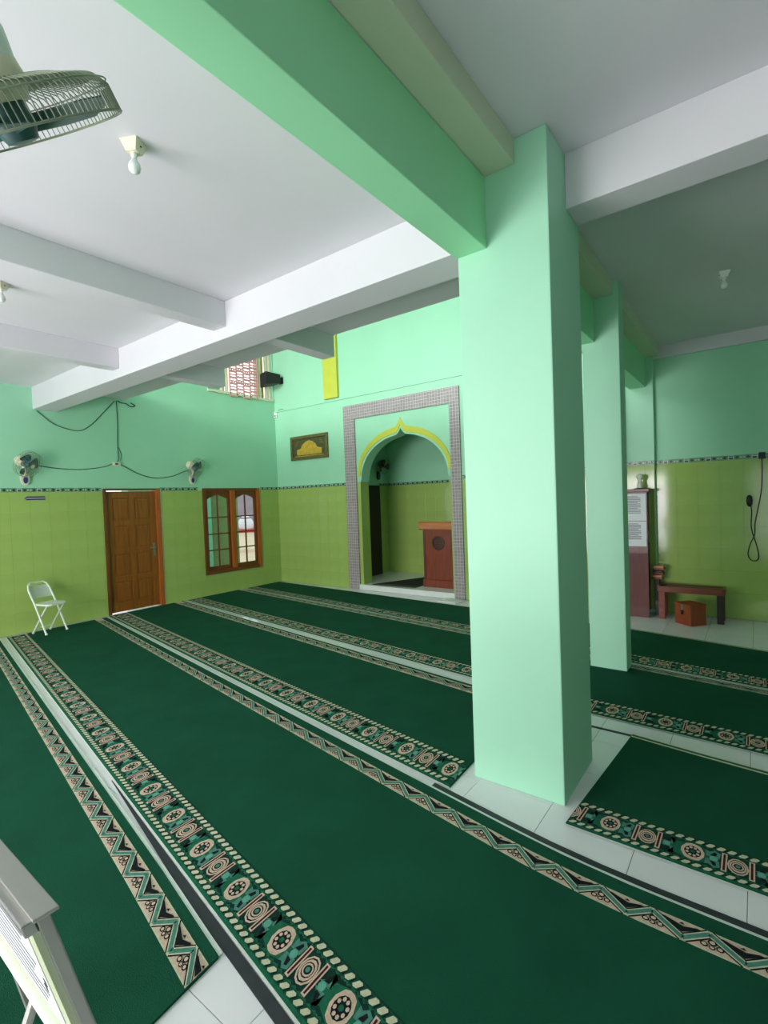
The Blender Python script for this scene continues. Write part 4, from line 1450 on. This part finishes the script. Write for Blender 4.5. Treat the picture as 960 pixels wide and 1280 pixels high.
for k in range(4):
    y0 = -bd + k * (2 * bd / 4)
    part(be, MB().box(-bw + 0.014, bw - 0.014, y0 + 0.002, y0 + 2 * bd / 4 - 0.002, bh - 0.035, bh - 0.012, bev=0.003), 'slat', CABDARK if k % 2 else BENCHWOOD)
bx = empty('wooden_box', (7.845, -0.045, 0.0), 'orange-brown wooden donation box on the tiles before the bench', 'box')
bx.rotation_euler = (0, 0, -0.72)
part(bx, MB().box(-0.125, 0.125, -0.115, 0.115, 0.0, 0.235, bev=0.004), 'body', BOXWOOD)
part(bx, MB().box(-0.13, 0.13, -0.12, 0.12, 0.235, 0.27, bev=0.004), 'lid', BOXWOOD)
part(bx, MB().box(-0.02, 0.02, -0.123, -0.115, 0.19, 0.26, bev=0.002), 'hasp', STEEL)
part(bx, MB().box(-0.016, 0.016, -0.132, -0.118, 0.13, 0.185, bev=0.004), 'padlock', BLACK)

# ---- hanging cable with plug and socket in the side bay
so = empty('wall_socket', (8.612, YB, 2.125), 'dark wall socket in the patterned tile strip of the side bay', 'socket')
part(so, MB().box(-0.035, 0.035, -0.03, -0.011, -0.04, 0.045, bev=0.004), 'case', BLACK)
part(so, MB().box(-0.012, 0.012, -0.05, -0.03, -0.02, 0.02, bev=0.003), 'inserted_plug', BLACK)
hc = empty('hanging_cable', (8.56, YB, 1.4), 'black cable hanging in a loop from the side bay socket', 'cable')
yy = -0.022
pts = [(0.05, 0.70), (0.05, 0.55), (0.04, 0.30), (-0.0, 0.05), (-0.03, -0.12), (-0.04, -0.28), (-0.09, -0.42), (-0.11, -0.54), (-0.08, -0.61), (-0.02, -0.615), (0.0, -0.55), (-0.02, -0.42), (-0.07, -0.20), (-0.065, 0.0), (-0.07, 0.10)]
part(hc, MB().tube(spline([(a, yy - (0.008 if i > 9 else 0), b) for i, (a, b) in enumerate(pts)]), 0.006, 6), 'wire', BLACKCABLE, True)
part(hc, MB().lathe([(0.012, 0.0), (0.03, 0.03), (0.034, 0.08), (0.028, 0.13), (0.01, 0.15)], 12), 'plug', BLACK, True).location = (-0.085, yy - 0.02, 0.08)

# ---- notice stand in the near corner: leaning board with cap, paper and legs
ns = empty('notice_stand', (7.20, -7.16, 0.0), 'leaning aluminium-framed notice stand with a printed paper', 'notice stand')
lean = 0.25


def nb(u0, u1, d0, d1, h0, h1, bev=0.0):
    """box in the leaning board's frame: u along X, d depth, h height"""
    b_ = MB().box(u0, u1, d0, d1, h0, h1, bev=bev)
    b_.v = [(x, y - lean * (z - 0.98), z) for x, y, z in b_.v]
    return b_


U0, U1, H0, H1 = -0.75, 0.247, 0.60, 0.98
part(ns, nb(U0, U1, 0.012, 0.036, H0, H1, 0.003), 'board', ALU)
part(ns, nb(U0, U1 - 0.004, 0.0, 0.012, H0 + 0.03, H1 - 0.03), 'glazed_panel', mat('cream_panel', (196, 204, 170), rough=0.35, var=0.04))
part(ns, nb(U0, U1, -0.012, 0.012, H1 - 0.028, H1, 0.003), 'upper_rail', STEEL)
part(ns, nb(U0, U1 - 0.02, -0.02, 0.012, H0 - 0.01, H0 + 0.03, 0.004), 'lower_rail', WHITEMETAL)
part(ns, nb(U0 - 0.01, U1 + 0.012, 0.006, 0.050, H1, H1 + 0.008, 0.002), 'cap', ALU)
pp = part(ns, nb(U0 + 0.1, U1 - 0.06, -0.002, 0.0, H0 + 0.045, H1 - 0.05), 'paper', PAPER)
for k in range(9):
    h = H1 - 0.075 - 0.028 * k
    part(ns, nb(U0 + 0.15, U1 - 0.10 - 0.03 * (k % 3), -0.003, -0.002, h - 0.006, h), 'text_line', INK, parent=pp)
for (u, h) in ((U1 - 0.085, 0.775), (U1 - 0.10, 0.75)):
    part(ns, nb(u, u + 0.012, -0.003, -0.0005, h, h + 0.018), 'clip', TAPE)
for u in (U0 + 0.06, U1 - 0.30):
    part(ns, MB().tube([(u, 0.125, H0 + 0.02), (u, 0.19, 0.35), (u, 0.26, 0.02)], 0.012, 8), 'rear_leg', ALU, True)
    part(ns, MB().tube([(u, 0.105, H0 + 0.02), (u, 0.0, 0.35), (u, -0.13, 0.02)], 0.012, 8), 'front_leg', ALU, True)

# ---- outside, seen through the window and the door gaps
gr = MB().box(-30, -0.2, -20, 30, -0.3, -0.05).build('ground', SAND)
tag(gr, 'pale sandy ground outside the casement window', 'ground', None, 'structure')
pg = struct(MB().box(-1.7, -1.5, -0.74, 0.02, -0.05, 3.4).build('porch_wall', EXTGREEN), 'dull green porch wall outside the window', 'wall')
pt_ = struct(MB().box(-1.74, -1.46, -2.6, -0.74, -0.05, 3.4).build('porch_pillar', EXTTEAL), 'mint green porch pillar outside the window', 'pillar')
rb = empty('red_bench', (-7.2, 4.6, -0.05), 'red bench standing on the sandy ground outside', 'bench')
rb.rotation_euler = (0, 0, 0.85)
part(rb, MB().box(-0.9, 0.9, -0.25, 0.25, 0.72, 0.85, bev=0.02), 'seat', REDPAINT)
for sx in (-0.75, 0.75):
    part(rb, MB().box(sx - 0.05, sx + 0.05, -0.2, 0.2, 0.0, 0.72, bev=0.01), 'leg', REDPAINT)
sk_ = empty('white_sack', (-7.2, 4.6, 0.801), 'white cloth sack resting on the red bench outside', 'sack')
part(sk_, MB().lathe([(0.24, 0.0005), (0.30, 0.08), (0.29, 0.26), (0.2, 0.42), (0.09, 0.5), (0.02, 0.52)], 16), 'bag', LAVWHITE, True)
part(sk_, MB().tube([(0.2 * math.cos(2 * PI * k / 12), 0.2 * math.sin(2 * PI * k / 12), 0.425) for k in range(12)], 0.02, 6, closed=True), 'tie', BLACK, True)
hs = empty('far_house', (-15.5, 16.5, -0.05), 'grey-mauve house front far outside the window', 'house')
hs.rotation_euler = (0, 0, 0.85)
part(hs, MB().box(-6, 6, 0, 0.3, 0, 3.6), 'wall', mat('mauve_house_paint', (150, 138, 156), rough=0.9, var=0.15, scale=1.5))
part(hs, MB().box(-6.4, 6.4, -0.6, 0.6, 3.6, 3.8), 'roof', CONCRETE)
part(hs, MB().box(-1.5, 0.5, -0.04, 0.0, 0.9, 2.4), 'window', TAPE)
